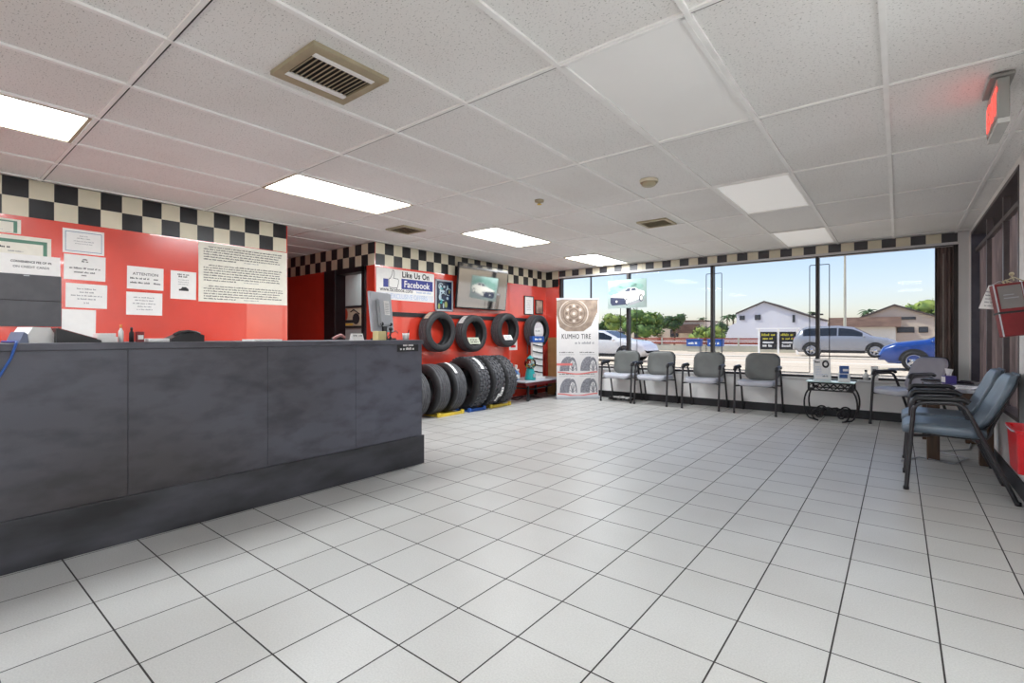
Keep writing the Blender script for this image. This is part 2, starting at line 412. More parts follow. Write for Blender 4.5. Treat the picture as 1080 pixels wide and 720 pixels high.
# ------------------------------------------------------------------ ceiling fixtures
def troffer(x0, y0, lit, label, grp, glow=None):
    t = empty('ceiling_light', (x0+.305, y0+.6, ZC), 0, label, 'ceiling light', grp)
    b = MB()
    for (a0, a1, c0, c1) in ((-.293, -.275, -.585, .585), (.275, .293, -.585, .585), (-.293, .293, -.595, -.577), (-.293, .293, .577, .595)):
        b.box(a0, a1, c0, c1, -.006, .006)
    b.build('frame', M_bar if not lit else M_tan, t)
    b = MB()
    n = 8; vs = []; fs = []
    for i in range(n+1):
        for j in range(n+1):
            u, v = i/n*2-1, j/n*2-1
            sag = (0.0 if lit else .014)*(1-u*u)*(1-v*v)
            vs.append((u*.275, v*.577, .003-sag))
    for i in range(n):
        for j in range(n): k = i*(n+1)+j; fs.append((k, k+1, k+n+2, k+n+1))
    b._add(vs, fs, 0, True)
    b.build('diffuser', glow or (M_lampon if lit else M_lampoff), t)
    return t
GL, GO = 'lit ceiling troffers', 'pale ceiling troffers on the window side'
troffer(-4.32, -.48, True, 'lit white ceiling panel above the near counter end, cut by the frame edge', GL)
troffer(-4.32, 1.95, True, 'lit white fluorescent ceiling panel just beyond the large return vent, largest lit one', GL)
troffer(-4.32, 4.38, True, 'lit white fluorescent ceiling panel in front of the television', GL, M_lampback)
troffer(-4.32, 6.79, True, 'lit white fluorescent ceiling panel farthest back beside the window wall corner', GL, M_lampback)
troffer(-1.27, 1.95, False, 'large unlit white ceiling light cover nearest the viewer', GO)
troffer(-1.27, 4.38, False, 'pale ceiling light cover beyond the smoke detector, middle of three', GO, M_lampfaint)
troffer(-1.27, 6.79, False, 'pale ceiling light cover against the window wall', GO, M_lampfaint)
troffer(-.05, -1.69, True, 'added unseen lit ceiling panel behind the viewer near the right wall', GL)  # out-of-view fixture added as fill for the room
troffer(-.05, .735, True, 'added unseen lit ceiling panel beside the viewer over the right wall', GL)  # out-of-view fixture added to brighten the right-hand floor
troffer(-8.2, 4.38, True, 'added lit ceiling panel inside the office behind the hall doorway', GL, M_lampfar)  # fixture added to light the office interior

# return vent
t = empty('ceiling_vent', (-2.2, 1.33, ZC), 0, 'large tan metal return vent with louvres in the ceiling above the counter', 'vent')
b = MB()
for (a0, a1, c0, c1) in ((-.20, -.145, -.2, .2), (.145, .20, -.2, .2), (-.145, .145, -.2, -.16), (-.145, .145, .16, .2)): b.box(a0, a1, c0, c1, -.012, .0085)
b.build('frame', M_tan, t)
b = MB(); b.box(-.15, .15, -.165, .165, .0005, .006); b.build('backing', M_gap, t)
for sx in (-.125, .125):
    b = MB(); b.box(sx-.016, sx+.016, -.16, .16, -.014, -.001, bev=.004); b.build('side_bar', M_bar, t)
for k in range(13):
    b = MB(); y = -.145+.024*k; b.box(-.105, .105, y-.008, y+.008, -.006, -.003, rot=Matrix.Rotation(.6, 3, 'X')); b.build('louvre', M_tan, t)
def small_vent(x, y, label):
    t = empty('ceiling_vent', (x, y, ZC), 0, label, 'vent', 'small ceiling vents')
    b = MB()
    for (a0, a1, c0, c1) in ((-.17, -.14, -.17, .17), (.14, .17, -.17, .17), (-.14, .14, -.17, -.14), (-.14, .14, .14, .17)): b.box(a0, a1, c0, c1, -.01, .0085)
    b.build('frame', M_tan, t)
    b = MB(); b.box(-.15, .15, -.15, .15, .0005, .005); b.build('backing', M_gap, t)
    for k in range(6):
        b = MB(); yy = -.11+.044*k; b.box(-.14, .14, yy-.012, yy+.012, -.006, -.003, rot=Matrix.Rotation(.5, 3, 'X')); b.build('louvre', M_tan, t)
small_vent(-4.68, 3.83, 'small tan ceiling vent above the thumbs-up sign corner')
small_vent(-2.16, 5.38, 'small tan ceiling vent beside the smoke detector')
t = empty('smoke_detector', (-1.62, 3.87, ZC), 0, 'round tan smoke detector on the ceiling in front of the small vent', 'smoke detector')
b = MB(); b.lathe([(0, .008), (.075, .008), (.075, -.012), (.07, -.016)], 24); b.build('base', M_cream, t)
b = MB(); b.lathe([(.058, -.014), (.058, -.034), (.045, -.044), (0, -.046)], 24); b.build('sensor', M_tan, t)
t = empty('sprinkler', (-2.68, 3.80, ZC), 0, 'small brass sprinkler button on the ceiling left of the smoke detector', 'sprinkler')
b = MB(); b.lathe([(0, .008), (.045, .008), (.042, -.010), (.015, -.014), (.012, -.03), (0, -.03)], 20); b.build('escutcheon', M_tan, t)
b = MB(); b.lathe([(0, -.03), (.022, -.03), (.022, -.034), (0, -.034)], 16); b.build('deflector', M_yellow, t)

# exit sign
t = empty('exit_sign', (.40, 3.5, ZC), 0, 'white exit sign with red lettering hanging from the ceiling near the right wall', 'exit sign')
M_exit = emat('exit_red', (240, 60, 50), 1.8)
M_exw = mat('exit_housing', (150, 150, 146), rough=.5, var=.04)
b = MB(); b.box(-.045, .045, -.15, .15, -.016, 0, bev=.003); b.build('canopy', M_exw, t)
b = MB(); b.box(-.022, .022, -.17, .17, -.225, -.03, bev=.004); b.box(-.012, .012, -.05, .05, -.03, -.012); b.build('housing', M_exw, t)
b = MB(); b.M = frame((-.0250, 0, -.19), (0, -1, 0), (-1, 0, 0)); b.text('EXIT', .17, 0, 0, 0, 0, 'CENTER', .006, 1.0); b.build('lettering', M_exit, t)
b = MB(); b.box(-.0245, -.0222, -.165, .165, -.22, -.035); b.build('face', mat('exit_face', (224, 170, 162), rough=.4), t)  # white face coloured pink, the red glow painted in
b = MB(); b.box(-.022, .022, -.17, .17, -.250, -.226); b.build('clear_bar', mat('clear_plastic', (206, 206, 202), rough=.2), t)

# ------------------------------------------------------------------ reception counter
M_plinth = mat('plinth_laminate', (72, 72, 78), rough=.45, scale=3.2, rgb2=(34, 34, 36), lo=.36, hi=.62, stretch=(1, .5, 1.4))
t = empty('reception_counter', (-3.62, .3, 0), 0, 'long dark grey scuffed reception counter with kick plinth', 'counter')
CY0, CY1 = -2.4, 2.61      # local y (world -2.1 .. 2.91)
b = MB()
SEAMS = [CY0, -.6, .49, 1.25, 1.93, CY1-.006]
for i in range(5):
    b.box(.27, .292, SEAMS[i]+.0012, SEAMS[i+1]-.0012, .24, 1.055)
b.box(-.25, .27, CY1-.02, CY1, .0, 1.06)
b.box(.26, .272, CY0, CY1, .0, 1.06)
b.build('front_panel', M_counter, t)
b = MB(); b.box(.27, .31, CY0, CY1+.008, 0, .25, bev=.003); b.box(-.2, .27, CY1-.02, CY1+.008, 0, .25); b.build('plinth', M_plinth, t)
b = MB(); b.box(-.27, .303, CY0, CY1+.006, 1.056, 1.095, bev=.006); b.build('countertop', M_counter, t)
ZT = 1.095
# sign on counter front
b = MB(); b.box(-.115, .115, -.042, .042, 0, .003, 0); b.words(-.07, .09, .004, .022, .0035, 1, .8, True); b.words(-.09, .09, -.028, .022, .0035, 1, .95, True)
o = b.build('counter_sign', [M_base, M_paper], None, frame((-3.327, 2.745, 1.038), (0, 1, 0), (1, 0, 0)))
tag(o, 'small dark plaque with white print on the counter front at its far end', 'sign')

# ------------------------------------------------------------------ papers on the red sign wall
WX = XL
def sheet(name, label, cat, y0, y1, z0, z1, paint=None, mats=(M_paper, M_ink), group=None, rot=0.0, off=0.0, th=.0012, x=WX):
    w, h = y1-y0, z1-z0
    b = MB(); b.box(-w/2, w/2, -h/2, h/2, 0, th, 0)
    b.Z = th+.0005
    if paint: paint(b, w, h, th+.0005)
    M = frame((x+off, (y0+y1)/2, (z0+z1)/2), (0, 1, 0), (1, 0, 0)) @ Matrix.Rotation(math.radians(rot), 4, 'Z')
    o = b.build(name, list(mats), None, M); tag(o, label, cat, group); return o
GP = 'papers on the red sign wall'
def p_cert(b, w, h, z):
    b.rect(-w*.44, w*.44, -h*.42, h*.40, z-.0002, 2); b.rect(-w*.425, w*.425, -h*.395, h*.375, z, 0)
    for k, f in ((.22, .3), (.12, .5), (0, .7), (-.1, .6)): b.words(-w*.35, w*.35, h*k, h*.035, z+.0003, 1, f, True)
sheet('certificate', 'white certificate with thin blue border, topmost in its column of papers', 'certificate', .878, 1.157, 1.848, 2.057, p_cert, (M_paper, M_inkl, M_blueline), GP)
def p_notice(rows, hh, mi=1):
    def f(b, w, h, z):
        for k, fl in rows: b.words(-w*.44, w*.44, h*k, h*hh, z, mi, fl, True)
    return f
sheet('paper_notice', 'white notice with grey headline, second down in the column under the blue bordered certificate', 'notice', .886, 1.166, 1.619, 1.836, p_notice([(.30, .15), (.22, .2), (-.06, .85), (-.22, .6), (-.34, .2)], .07), (M_paper, M_ink), GP, -.6)
sheet('paper_notice', 'white rounded notice with five centred lines, third down in its column', 'notice', .897, 1.177, 1.376, 1.587, p_notice([(.26, .55), (.12, .4), (-.02, .85), (-.16, .5), (-.32, .15)], .06), (M_paper, M_inkl), GP, -.8)
sheet('paper_notice', 'blank white sheet at the bottom of its column, behind the counter clutter', 'paper', .872, 1.098, 1.10, 1.36, None, (M_paper, M_ink), GP, -.5)
def p_green(b, w, h, z):
    b.rect(-w*.44, w*.44, -h*.46, h*.38, z-.0002, 2); b.rect(-w*.38, w*.38, -h*.44, h*.28, z, 0)
    b.poly([(-w*.33, h*.05, z+.0003), (-w*.25, h*.05, z+.0003), (-w*.3, h*.18, z+.0003)], 3); b.words(-w*.24, -w*.08, h*.1, h*.07, z+.0003, 3)
    for k, f in ((.0, .35), (-.1, .5), (-.2, .5), (-.3, .7)): b.words(-w*.32, w*.32, h*k, h*.04, z+.0003, 1, f, True)
sheet('certificate', 'certificate with wide green border and small black emblem on the sign wall', 'certificate', .39, .807, 1.68, 1.945, p_green, (M_ivory, M_inkl, M_green, M_inkd), GP)
sheet('certificate', 'ivory certificate at the top left of the sign wall, cut by the frame edge', 'certificate', .27, .626, 1.958, 2.073, p_green, (M_ivory, M_inkl, M_green, M_inkl), GP)
def p_conv(b, w, h, z):
    b.text('CONVENIENCE FEE OF 4%', h*.15, .075, h*.10, z, 1, 'CENTER', .0008, .84); b.text('ON CREDIT CARDS', h*.15, .075, -h*.15, z, 1, 'CENTER', .0005)
sheet('paper_notice', 'white convenience fee notice above the dark grey board', 'notice', .36, .863, 1.63, 1.795, p_conv, (M_paper, M_ink), GP, 0, .004)
b = MB(); w, h = .62, .425
b.box(-w/2, w/2, -h/2, -.004, 0, .012, 0, .002); b.box(-w/2, w/2, .0, h/2, 0, .012, 0, .002); b.box(-w/2+.004, w/2-.004, -h/2, h/2, 0, .006, 1); b.box(.08, .115, h/2-.014, h/2-.006, .012, .016, 2)
o = b.build('wall_board', [mat('grey_board', (78, 78, 82), rough=.4, var=.1), M_blk, M_silver], None, frame((XL+.001, .559, 1.422), (0, 1, 0), (1, 0, 0)))
tag(o, 'dark grey two-row wall board below the convenience fee notice', 'board')
def p_att(b, w, h, z):
    b.text('ATTENTION', h*.17, 0, h*.12, z, 1, 'CENTER', .0006)
    for k in (-.06, -.25): b.words(-w*.42, w*.12, h*k, h*.08, z, 1); b.words(w*.22, w*.42, h*k, h*.08, z, 1)
sheet('paper_notice', 'white attention notice with two price lines, upper sheet in the middle of the sign wall', 'notice', 1.322, 1.608, 1.57, 1.782, p_att, (M_paper, M_ink), GP, -.5)
sheet('paper_notice', 'white notice with faint centred lines directly below the attention notice', 'notice', 1.316, 1.598, 1.328, 1.541, p_notice([(.25, .7), (.12, .6), (-.02, .75), (-.15, .45), (-.28, .5)], .055), (M_paper, M_inkl), GP, -.4)
def p_port(b, w, h, z):
    b.words(-w*.4, w*.4, h*.36, h*.05, z, 1, .6, True); b.words(-w*.4, w*.4, h*.28, h*.06, z, 1, .5, True)
    for k in (.18, .10, .02): b.words(-w*.35, w*.35, h*k, h*.03, z, 2, .6, True)
    b.poly([(-w*.18, -h*.2, z), (w*.2, -h*.2, z), (w*.2, -h*.13, z), (w*.1, -h*.06, z), (-w*.05, -h*.06, z), (-w*.1, -h*.13, z), (-w*.18, -h*.14, z)], 3)
sheet('paper_notice', 'portrait white notice with small dark car drawing, left of the long text poster', 'notice', 1.667, 1.889, 1.497, 1.775, p_port, (M_paper, M_ink, M_inkl, M_inkd), GP, -.5)
def p_poster(b, w, h, z):
    y = h*.42
    for para, n in enumerate((6, 7, 6)):
        for k in range(n):
            ind = .05 if k == 0 else 0
            f = .38 if k == n-1 else rng.uniform(.93, 1)
            b.words(-w*.45+w*ind, w*.45, y, h*.023, z, 3, f)
            if k == n-1: b.words(-w*.02, w*.15, y, h*.018, z, 2)
            y -= h*.0425
        y -= h*.055
sheet('poster', 'large ivory poster of three dense paragraphs at the end of the red sign wall', 'poster', 1.91, 2.829, 1.485, 2.098, p_poster, (M_ivory, M_inkd, M_inkl, M_ink), GP, 0, .0006, .004)

# ------------------------------------------------------------------ things on the counter
t = empty('paper_stack', (-3.47, .435, ZT), .3, 'curled white paper stack on the counter near its left end', 'paper stack')
b = MB(); b.prism([(-.045, 0), (.055, 0), (.065, .03), (.04, .078), (-.03, .08), (-.05, .045)], .14, lambda x, y, z: (z-.08, x, y)); b.build('sheets', M_paper, t)
b = MB(); b.prism([(-.085, 0), (-.048, 0), (-.052, .045), (-.065, .055)], .12, lambda x, y, z: (z-.06, x, y)); b.build('folded_sheet', mat('blue_grey_paper', (120, 128, 150), rough=.7), t)
b = MB(); b.prism([(-.055, 0), (.125, 0), (.125, .012), (-.055, .075)], .20, lambda x, y, z: (z-.1, x, y)); b.prism([(-.05, .073), (-.045, .077), (.11, .022), (.11, .017)], .16, lambda x, y, z: (z-.08, x, y), 1)
o = b.build('document_tray', [M_blk, M_darkred], None, Matrix.Translation((-3.47, .56, ZT))); tag(o, 'black and dark red sloping document tray on the counter beside the paper stack', 'tray')
b = MB(); b.box(-.06, .06, -.045, .045, 0, .03, 0, .002); b.box(-.055, .055, -.042, .038, .03, .05, 0, .002)
o = b.build('card_stack', M_paper, None, Matrix.Translation((-3.45, .715, ZT))); tag(o, 'small stack of white cards on the counter left of the orange capped bottle', 'card stack')
def bottle(x, y, r, h, mb_, mc, label, capc):
    t = empty('bottle', (x, y, ZT), 0, label, 'bottle', 'bottles on the counter')
    b = MB(); b.lathe([(0, 0), (r, 0), (r, h*.62), (r*.5, h*.74), (r*.42, h*.8), (0, h*.8)], 20); b.build('body', mb_, t)
    b = MB(); b.lathe([(0, h*.8), (r*.5, h*.8), (r*.5, h), (0, h)], 16); b.build('cap', mc, t)
bottle(-3.45, .787, .012, .10, M_paper, mat('orange_cap', (210, 120, 40), rough=.4), 'small white bottle with orange cap on the counter', 0)
bottle(-3.45, .836, .012, .085, M_inkd, M_blk, 'small dark bottle on the counter right of the orange capped one', 0)
b = MB(); b.box(-.02, .02, -.018, .018, 0, .06, 0, .003); b.box(-.021, .021, -.013, .013, .015, .04, 1)
o = b.build('pill_box', [M_darkred, M_paper], None, Matrix.Translation((-3.45, .874, ZT))); tag(o, 'small red and white box on the counter right of the dark bottle', 'box')
b = MB(); b.box(-.05, .05, -.05, .05, 0, .02, 0, .003)
o = b.build('note_pad', M_paper, None, Matrix.Translation((-3.44, .955, ZT))); tag(o, 'white note pad on the counter between the red box and the black telephone', 'note pad')
t = empty('telephone', (-3.47, 1.105, ZT), 0, 'low black arched desk telephone on the counter below the portrait notice', 'telephone')
b = MB(); b.prism([(-.088, 0), (.088, 0), (.088, .04), (.05, .052), (-.03, .05), (-.088, .02)], .14, lambda x, y, z: (z-.07, x, y)); b.build('body', M_blk, t)
b = MB(); b.tube([(.02, -.06, .04), (.02, -.03, .056), (.02, .015, .062), (.02, .06, .055), (.02, .08, .045)], .011, 8); b.build('handset', M_blk, t)
b = MB(); b.box(-.1, .1, -.09, .09, 0, .012, 0, .001)
o = b.build('paper_stack', M_paper, None, Matrix.Translation((-3.43, 1.56, ZT))); tag(o, 'flat white paper stack lying on the counter below the text poster', 'paper stack')
b = MB(); b.tube([(0, -.05, .012), (.01, -.02, .03), (0, .02, .042), (.01, .05, .02)], .012, 8, 0); b.tube([(-.02, -.05, .012), (-.02, 0, .03), (-.01, .05, .014)], .008, 8, 1)
o = b.build('hand_tool', [mat('pinkish_grip', (170, 120, 116), rough=.5), M_blk], None, Matrix.Translation((-3.47, 2.17, ZT))); tag(o, 'pair of pinkish handled scissors lying on the counter left of the white tent card', 'scissors')
t = empty('tent_card', (-3.42, 2.30, ZT), .25, 'small white tent card with two black marks on the counter', 'card')
b = MB(); b.prism([(-.02, 0), (.02, 0), (.003, .055), (-.003, .055)], .13, lambda x, y, z: (x, z-.065, y)); b.M = frame((.0118, 0, .03), (0, 1, 0), (1, 0, .31)); b.words(-.05, -.005, .003, .012, .0012, 1); b.words(.012, .055, .003, .012, .0012, 1); b.build('card', [M_paper, M_inkd], t)
t = empty('computer_monitor', (-3.58, 2.67, ZT), 0, 'silver computer monitor seen from behind at the far end of the counter', 'monitor')
# panel plane runs along e, its back faces n
e = Vector((-.37, .93, 0)); n = Vector((.93, .37, 0))
def mpt(a, d, z): return tuple(e*a+n*d+Vector((0, 0, z)))
def mbox(b, a0, a1, d0, d1, z0, z1, mi=0, tilt=.10, bev=0):
    v = []
    for a in (a0, a1):
        for d in (d0, d1):
            for z in (z0, z1): v.append(mpt(a, d-(z-.25)*tilt, z))
    fs = b._add(v, [(0, 1, 3, 2), (4, 6, 7, 5), (0, 4, 5, 1), (2, 3, 7, 6), (0, 2, 6, 4), (1, 5, 7, 3)], mi)
    if bev:
        es = list({q for f in fs for q in f.edges}); r = bmesh.ops.bevel(b.bm, geom=es, offset=bev, segments=2, affect='EDGES'); b._mi(r['faces'], mi)
b = MB(); mbox(b, -.17, .17, -.03, .0, .07, .42, bev=.006); b.build('screen_casing', M_silver, t)
b = MB(); mbox(b, -.10, .11, .0, .035, .12, .36, bev=.012); b.build('back_bulge', M_silver, t)
b = MB(); mbox(b, -.028, .06, .036, .038, .22, .345, 0)
for k in range(7): mbox(b, -.015, .05, .038, .0386, .32-.014*k, .324-.014*k, 1)
b.build('label', [M_paper, M_inkl], t)
b = MB(); mbox(b, -.035, .035, .01, .03, .015, .20, tilt=0, bev=.006)
for a in (-.07, .07): b.ball(mpt(a, .035, .14), .02)
b.build('stand', M_blk, t)
b = MB(); mbox(b, -.09, .09, -.07, .09, 0, .016, tilt=0, bev=.005); b.build('base', M_blk, t)
b = MB(); b.box(-.04, .04, -.04, .04, 0, .075, 0, .004)
o = b.build('note_cube', mat('pale_yellow_paper', (216, 204, 150), rough=.7, var=.08), None, Matrix.Translation((-3.40, 2.505, ZT))); tag(o, 'pale yellow note cube on the counter in front of the silver monitor', 'note cube')
b = MB()
b.tube([(0, 0, 0), (.01, .0, .05), (0, .01, .085)], .007, 8)
for a in (0, 2.1, 4.2): b.tube([(0, 0, .05), (.035*math.cos(a), .035*math.sin(a), 0.003)], .004, 6)
b.ball((0, .01, .095), .018); b.tube([(0, .01, .06), (.02, .05, .08), (.02, .07, .06)], .004, 6)
o = b.build('webcam_tripod', M_blk, None, Matrix.Translation((-3.40, 2.61, ZT))); tag(o, 'tiny black camera on a tripod on the counter right of the yellow note cube', 'camera')
t = empty('pen_cup', (-3.47, 2.84, ZT), 0, 'small white cup at the far corner of the counter', 'cup')
b = MB(); b.lathe([(0, 0), (.026, 0), (.032, .06), (.028, .06), (.023, .006), (0, .006)], 18); b.build('cup', M_paper, t)
b = MB(); b.tube([(0.005, 0, .008), (.015, .024, .09)], .004, 6); b.build('pen', M_inkd, t)
b = MB()
b.tube([(-3.56, .33, ZT+.006), (-3.4, .35, ZT+.006), (-3.318, .356, ZT+.008), (-3.300, .352, ZT-.004), (-3.299, .335, ZT-.07), (-3.2985, .29, ZT-.17)], .0055, 8)
o = b.build('lanyard', M_blue, None); tag(o, 'blue cord hanging over the counter edge at the far left', 'cord')

# ------------------------------------------------------------------ display wall: signs, television, rail
def to_wall(y, z, off=.001): return frame((XL+off, y, z), (0, 1, 0), (1, 0, 0))
b = MB(); w, h = 1.06, .435
b.box(0, w, 0, h, 0, .004, 0)
z = .0046
b.text('Like Us On', .118, .44, .335, z, 1, 'LEFT', .0038, .88, 0, 1.08)
b.rect(.43, 1.03, .165, .315, z, 2); b.text('Facebook', .135, .475, .195, z+.0005, 0, 'LEFT', .002, .93)
b.text('www.facebook.com/', .085, .06, .118, z, 1, 'LEFT', .001, .83); b.words(.71, 1.0, .122, .03, z, 3)
b.rect(.02, 1.04, .012, .100, z-.0002, 4)
b.text('FOR', .085, .05, .025, z, 1, 'LEFT', .001, 1); b.text('EXCLUSIVE OFFERS', .092, .235, .025, z, 3, 'LEFT', .0005, .88)
# thumbs-up emblem
b.rect(.115, .20, .175, .29, z, 2)
hand = [(.205, .29), (.235, .31), (.265, .365), (.27, .415), (.285, .425), (.305, .41), (.308, .375), (.295, .31), (.37, .305), (.385, .285), (.38, .26), (.38, .235), (.37, .21), (.365, .185), (.35, .17), (.26, .165), (.205, .18)]
b.poly([(x, y, z) for x, y in hand], 1)
cx = sum(p[0] for p in hand)/len(hand); cy = sum(p[1] for p in hand)/len(hand)
inn = [(.212, .284), (.24, .302), (.272, .362), (.277, .410), (.286, .416), (.297, .405), (.300, .376), (.286, .303), (.366, .298), (.377, .283), (.372, .26), (.372, .237), (.362, .212), (.357, .189), (.347, .178), (.262, .173), (.212, .186)]
b.poly([(x, y, z+.0005) for x, y in inn], 0)
o = b.build('wall_sign', [M_paper, M_inkd, M_fbblue, M_skyink, mat('sign_grey', (222, 224, 230), rough=.5)], None, to_wall(4.07, 1.64, .001)); tag(o, 'white wall sign with thumbs-up emblem and blue banner, left of the aquarium picture', 'sign')
# picture
t = empty('framed_picture', (0, 0, 0), 0, 'dark blue picture with white and green swirls in a silver frame', 'picture', None, to_wall(5.335, 1.765))
b = MB()
for (a0, a1, c0, c1) in ((-.19, -.165, -.245, .245), (.165, .19, -.245, .245), (-.19, .19, -.245, -.22), (-.19, .19, .22, .245)): b.box(a0, a1, c0, c1, 0, .02, 0, .003)
b.build('frame', M_silver, t)
b = MB(); b.box(-.166, .166, -.221, .221, 0, .008, 0)
for k in range(16):
    px, py = rng.uniform(-.12, .12), rng.uniform(-.19, .16); b.disc(px, py, rng.uniform(.012, .035), rng.uniform(.015, .05), .0085+.0001*k, rng.choice((1, 2, 3, 3)), 10)
for (px, py, r_) in ((-.07, .14, .04), (.09, .06, .05), (-.02, -.02, .05)): b.ring(px, py, r_, r_+.012, .0105, 3, 18, 1, .5, 5)
b.build('print', [mat('deep_blue_print', (26, 44, 78), rough=.3, rgb2=(18, 24, 40), scale=12), M_teal, mat('olive_print', (150, 158, 90), rough=.5), mat('pale_print', (176, 196, 206), rough=.5)], t)
# television
t = empty('television', (0, 0, 0), 0, 'wall-mounted flat television tilted down, reflecting the windows', 'television', None,
          frame((XL+.145, 6.12, 1.94), (0, 1, 0), (math.cos(.09), 0, -math.sin(.09))))
M_screen = mat('tv_screen', (22, 22, 26), rough=.06, var=.05, spec=1.0, coat=1.0)
M_screen.node_tree.nodes['Principled BSDF'].inputs['IOR'].default_value = 2.6
b = MB(); b.box(-.62, .62, -.365, .365, -.035, 0, 0, .006); b.build('casing', M_blk, t)
b = MB(); b.box(-.605, .605, -.345, .35, 0, .002); b.build('screen', M_screen, t)
b = MB(); b.box(-.2, .2, -.15, .15, -.10, -.034); b.box(-.05, .05, -.08, .08, -.135, -.10); b.build('wall_bracket', M_metalblk, t)
# rail with pegs
t = empty('tire_rail', (XL, 6.1, 1.44), 0, 'long black wall rail carrying the hanging tires', 'rail')
b = MB(); b.box(.001, .022, -2.03, 2.0, -.03, .03, 0, .004); b.build('rail', M_blk, t)
GW = 'tires hanging on the display wall'
def tire_mesh(R, w, hole=.64, lugs=0, ribs=4):
    b = MB(); rb = R*hole
    pr = [(rb, -w*.40), (rb+.012, -w*.46), (R*.80, -w*.5), (R*.91, -w*.485), (R*.965, -w*.43)]
    mids = [0]*4
    n = ribs; tw = w*.80; g = .010
    x = -tw/2; rw = (tw-g*(n-1))/n
    for i in range(n):
        rr = R if 0 < i < n-1 else R*.992
        pr.append((rr if i else R*.985, x)); pr.append((rr if i < n-1 else R*.985, x+rw)); mids += [1 if i == 0 else 0, 1]
        if i < n-1: pr += [(R-.011, x+rw+.001), (R-.011, x+rw+g-.001)]; mids += [0, 0]
        x += rw+g
    k = len(pr)
    pr += [(R*.965, w*.43), (R*.91, w*.485), (R*.80, w*.5), (rb+.012, w*.46), (rb, w*.40), (rb+.008, w*.36), (R*.78, w*.46), (R-.03, w*.40), (R-.022, 0), (R-.03, -w*.40), (R*.78, -w*.46), (rb+.008, -w*.36)]
    mids = [1 if (i >= 5 and i < k-1) else 0 for i in range(len(pr))]
    b.lathe(pr, 72, 0, lambda r, a, h: (h, r*math.cos(a), r*math.sin(a)), True, True, mids)
    # raised sidewall bands and small tread blocks
    for s in (-1, 1):
        for q in (.74, .86):
            b.lathe([(R*q-.003, s*(w*.478)), (R*q, s*(w*.503)), (R*q+.003, s*(w*.478))], 60, 0, lambda r, a, h: (h, r*math.cos(a), r*math.sin(a)))
    if lugs:
        for i in range(lugs):
            for j in range(ribs):
                a = 2*PI*(i+.5*(j % 2))/lugs; xx = (-tw/2)+rw*.5+j*(rw+g)
                da = PI/lugs*.62; sk = .16/lugs*5*(1 if j % 2 else -1)
                v = []
                for (dx, aa) in ((-rw*.52, -da), (rw*.52, -da+sk), (rw*.52, da+sk), (-rw*.52, da)):
                    for rr in (R-.006, R+.009): v.append((xx+dx, rr*math.cos(a+aa), rr*math.sin(a+aa)))
                b._add(v, [(0, 2, 4, 6), (1, 7, 5, 3), (0, 1, 3, 2), (2, 3, 5, 4), (4, 5, 7, 6), (6, 7, 1, 0)], 1)
    return b
def tire_label(t, R, w, a0, a1, x0, x1, m=None):
    b = MB(); v = []; f = []
    for i in range(9):
        a = a0+(a1-a0)*i/8
        for x in (x0, x1): v.append((x, (R+.0125)*math.cos(a), (R+.0125)*math.sin(a)))
        if i: f.append((2*i-2, 2*i-1, 2*i+1, 2*i))
    b._add(v, f, 0)
    for q in range(3):
        aa = a0+(a1-a0)*(.2+.25*q); v = []
        for x in (x0+(x1-x0)*.15, x1-(x1-x0)*.15):
            for d in (0, .03): v.append((x, (R+.013)*math.cos(aa+d), (R+.013)*math.sin(aa+d)))
        b._add(v, [(0, 1, 3, 2)], 1)
    b.build('label_sticker', [m or M_paper, M_inkl], t)
HANG = [(5.085, 1.197, .308, 'black tire hung on the wall below the dark blue picture, leftmost of the hanging tires'),
        (5.83, 1.172, .302, 'second hanging black tire from the left, with white pasted label and card inside its rim'),
        (6.71, 1.233, .302, 'third hanging black tire from the left, below the television'),
        (7.67, 1.225, .311, 'hanging black tire nearest the window corner with a white sheet in its centre')]
M_pinkcard = mat('pale_card', (222, 216, 218), rough=.6, var=.04)
for i, (y, z, R, lab) in enumerate(HANG):
    w = .20; X = XL+.028+w/2
    t = empty('tire', (X, y, z), 0, lab, 'tire', GW)
    tire_mesh(R, w, .645, 0, 4).build('carcass', [M_rubber, M_rubber2], t)
    if i == 0: tire_label(t, R, w, 2.05, 2.5, -.02, .075, mat('tan_label', (206, 198, 176), rough=.6))
    if i == 1: tire_label(t, R, w, 2.05, 2.6, -.03, .07); 
    # hook under the top of the bead
    rb = R*.645
    zt = z+rb-.0015-1.44
    b = MB(); b.box(.006, .03+w*.85, y-6.1-.018, y-6.1+.018, zt-.012, zt, 0); b.box(.006, .026, y-6.1-.018, y-6.1+.018, min(zt-.012, -.03), max(zt, .03)); b.box(.03+w*.85, .036+w*.85, y-6.1-.018, y-6.1+.018, zt-.012, zt+.004)
    b.build('hook', M_metalblk, bpy.data.objects['tire_rail'])
# cards in the tires
def tcard(y, z, w, h, tilt, label, mats, big=False):
    b = MB(); b.box(-w/2, w/2, -h/2, h/2, 0, .003, 0)
    if big: b.rect(-w*.42, w*.42, -h*.08, h*.22, .0035, 1)
    b.words(-w*.42, w*.42, h*.06, h*.2, .0038, 2, .8, True); b.words(-w*.42, w*.42, -h*.3, h*.22, .0038, 2, .9, True)
    o = b.build('display_card', mats, None, frame((XL+.19, y, z), (0, 1, .0), (math.cos(tilt), 0, math.sin(tilt)))); tag(o, label, 'card', 'cards in the hanging tires')
tcard(5.83, 1.172-.302*.645+.075, .26, .12, .5, 'pale green card with black lettering leaning inside the second hanging tire', [mat('pale_green_card', (196, 200, 178), rough=.7), M_inkd, M_inkd])
tcard(6.71, 1.233-.302*.645+.065, .22, .10, .5, 'white card leaning inside the third hanging tire', [M_paper, M_ink, M_inkl])
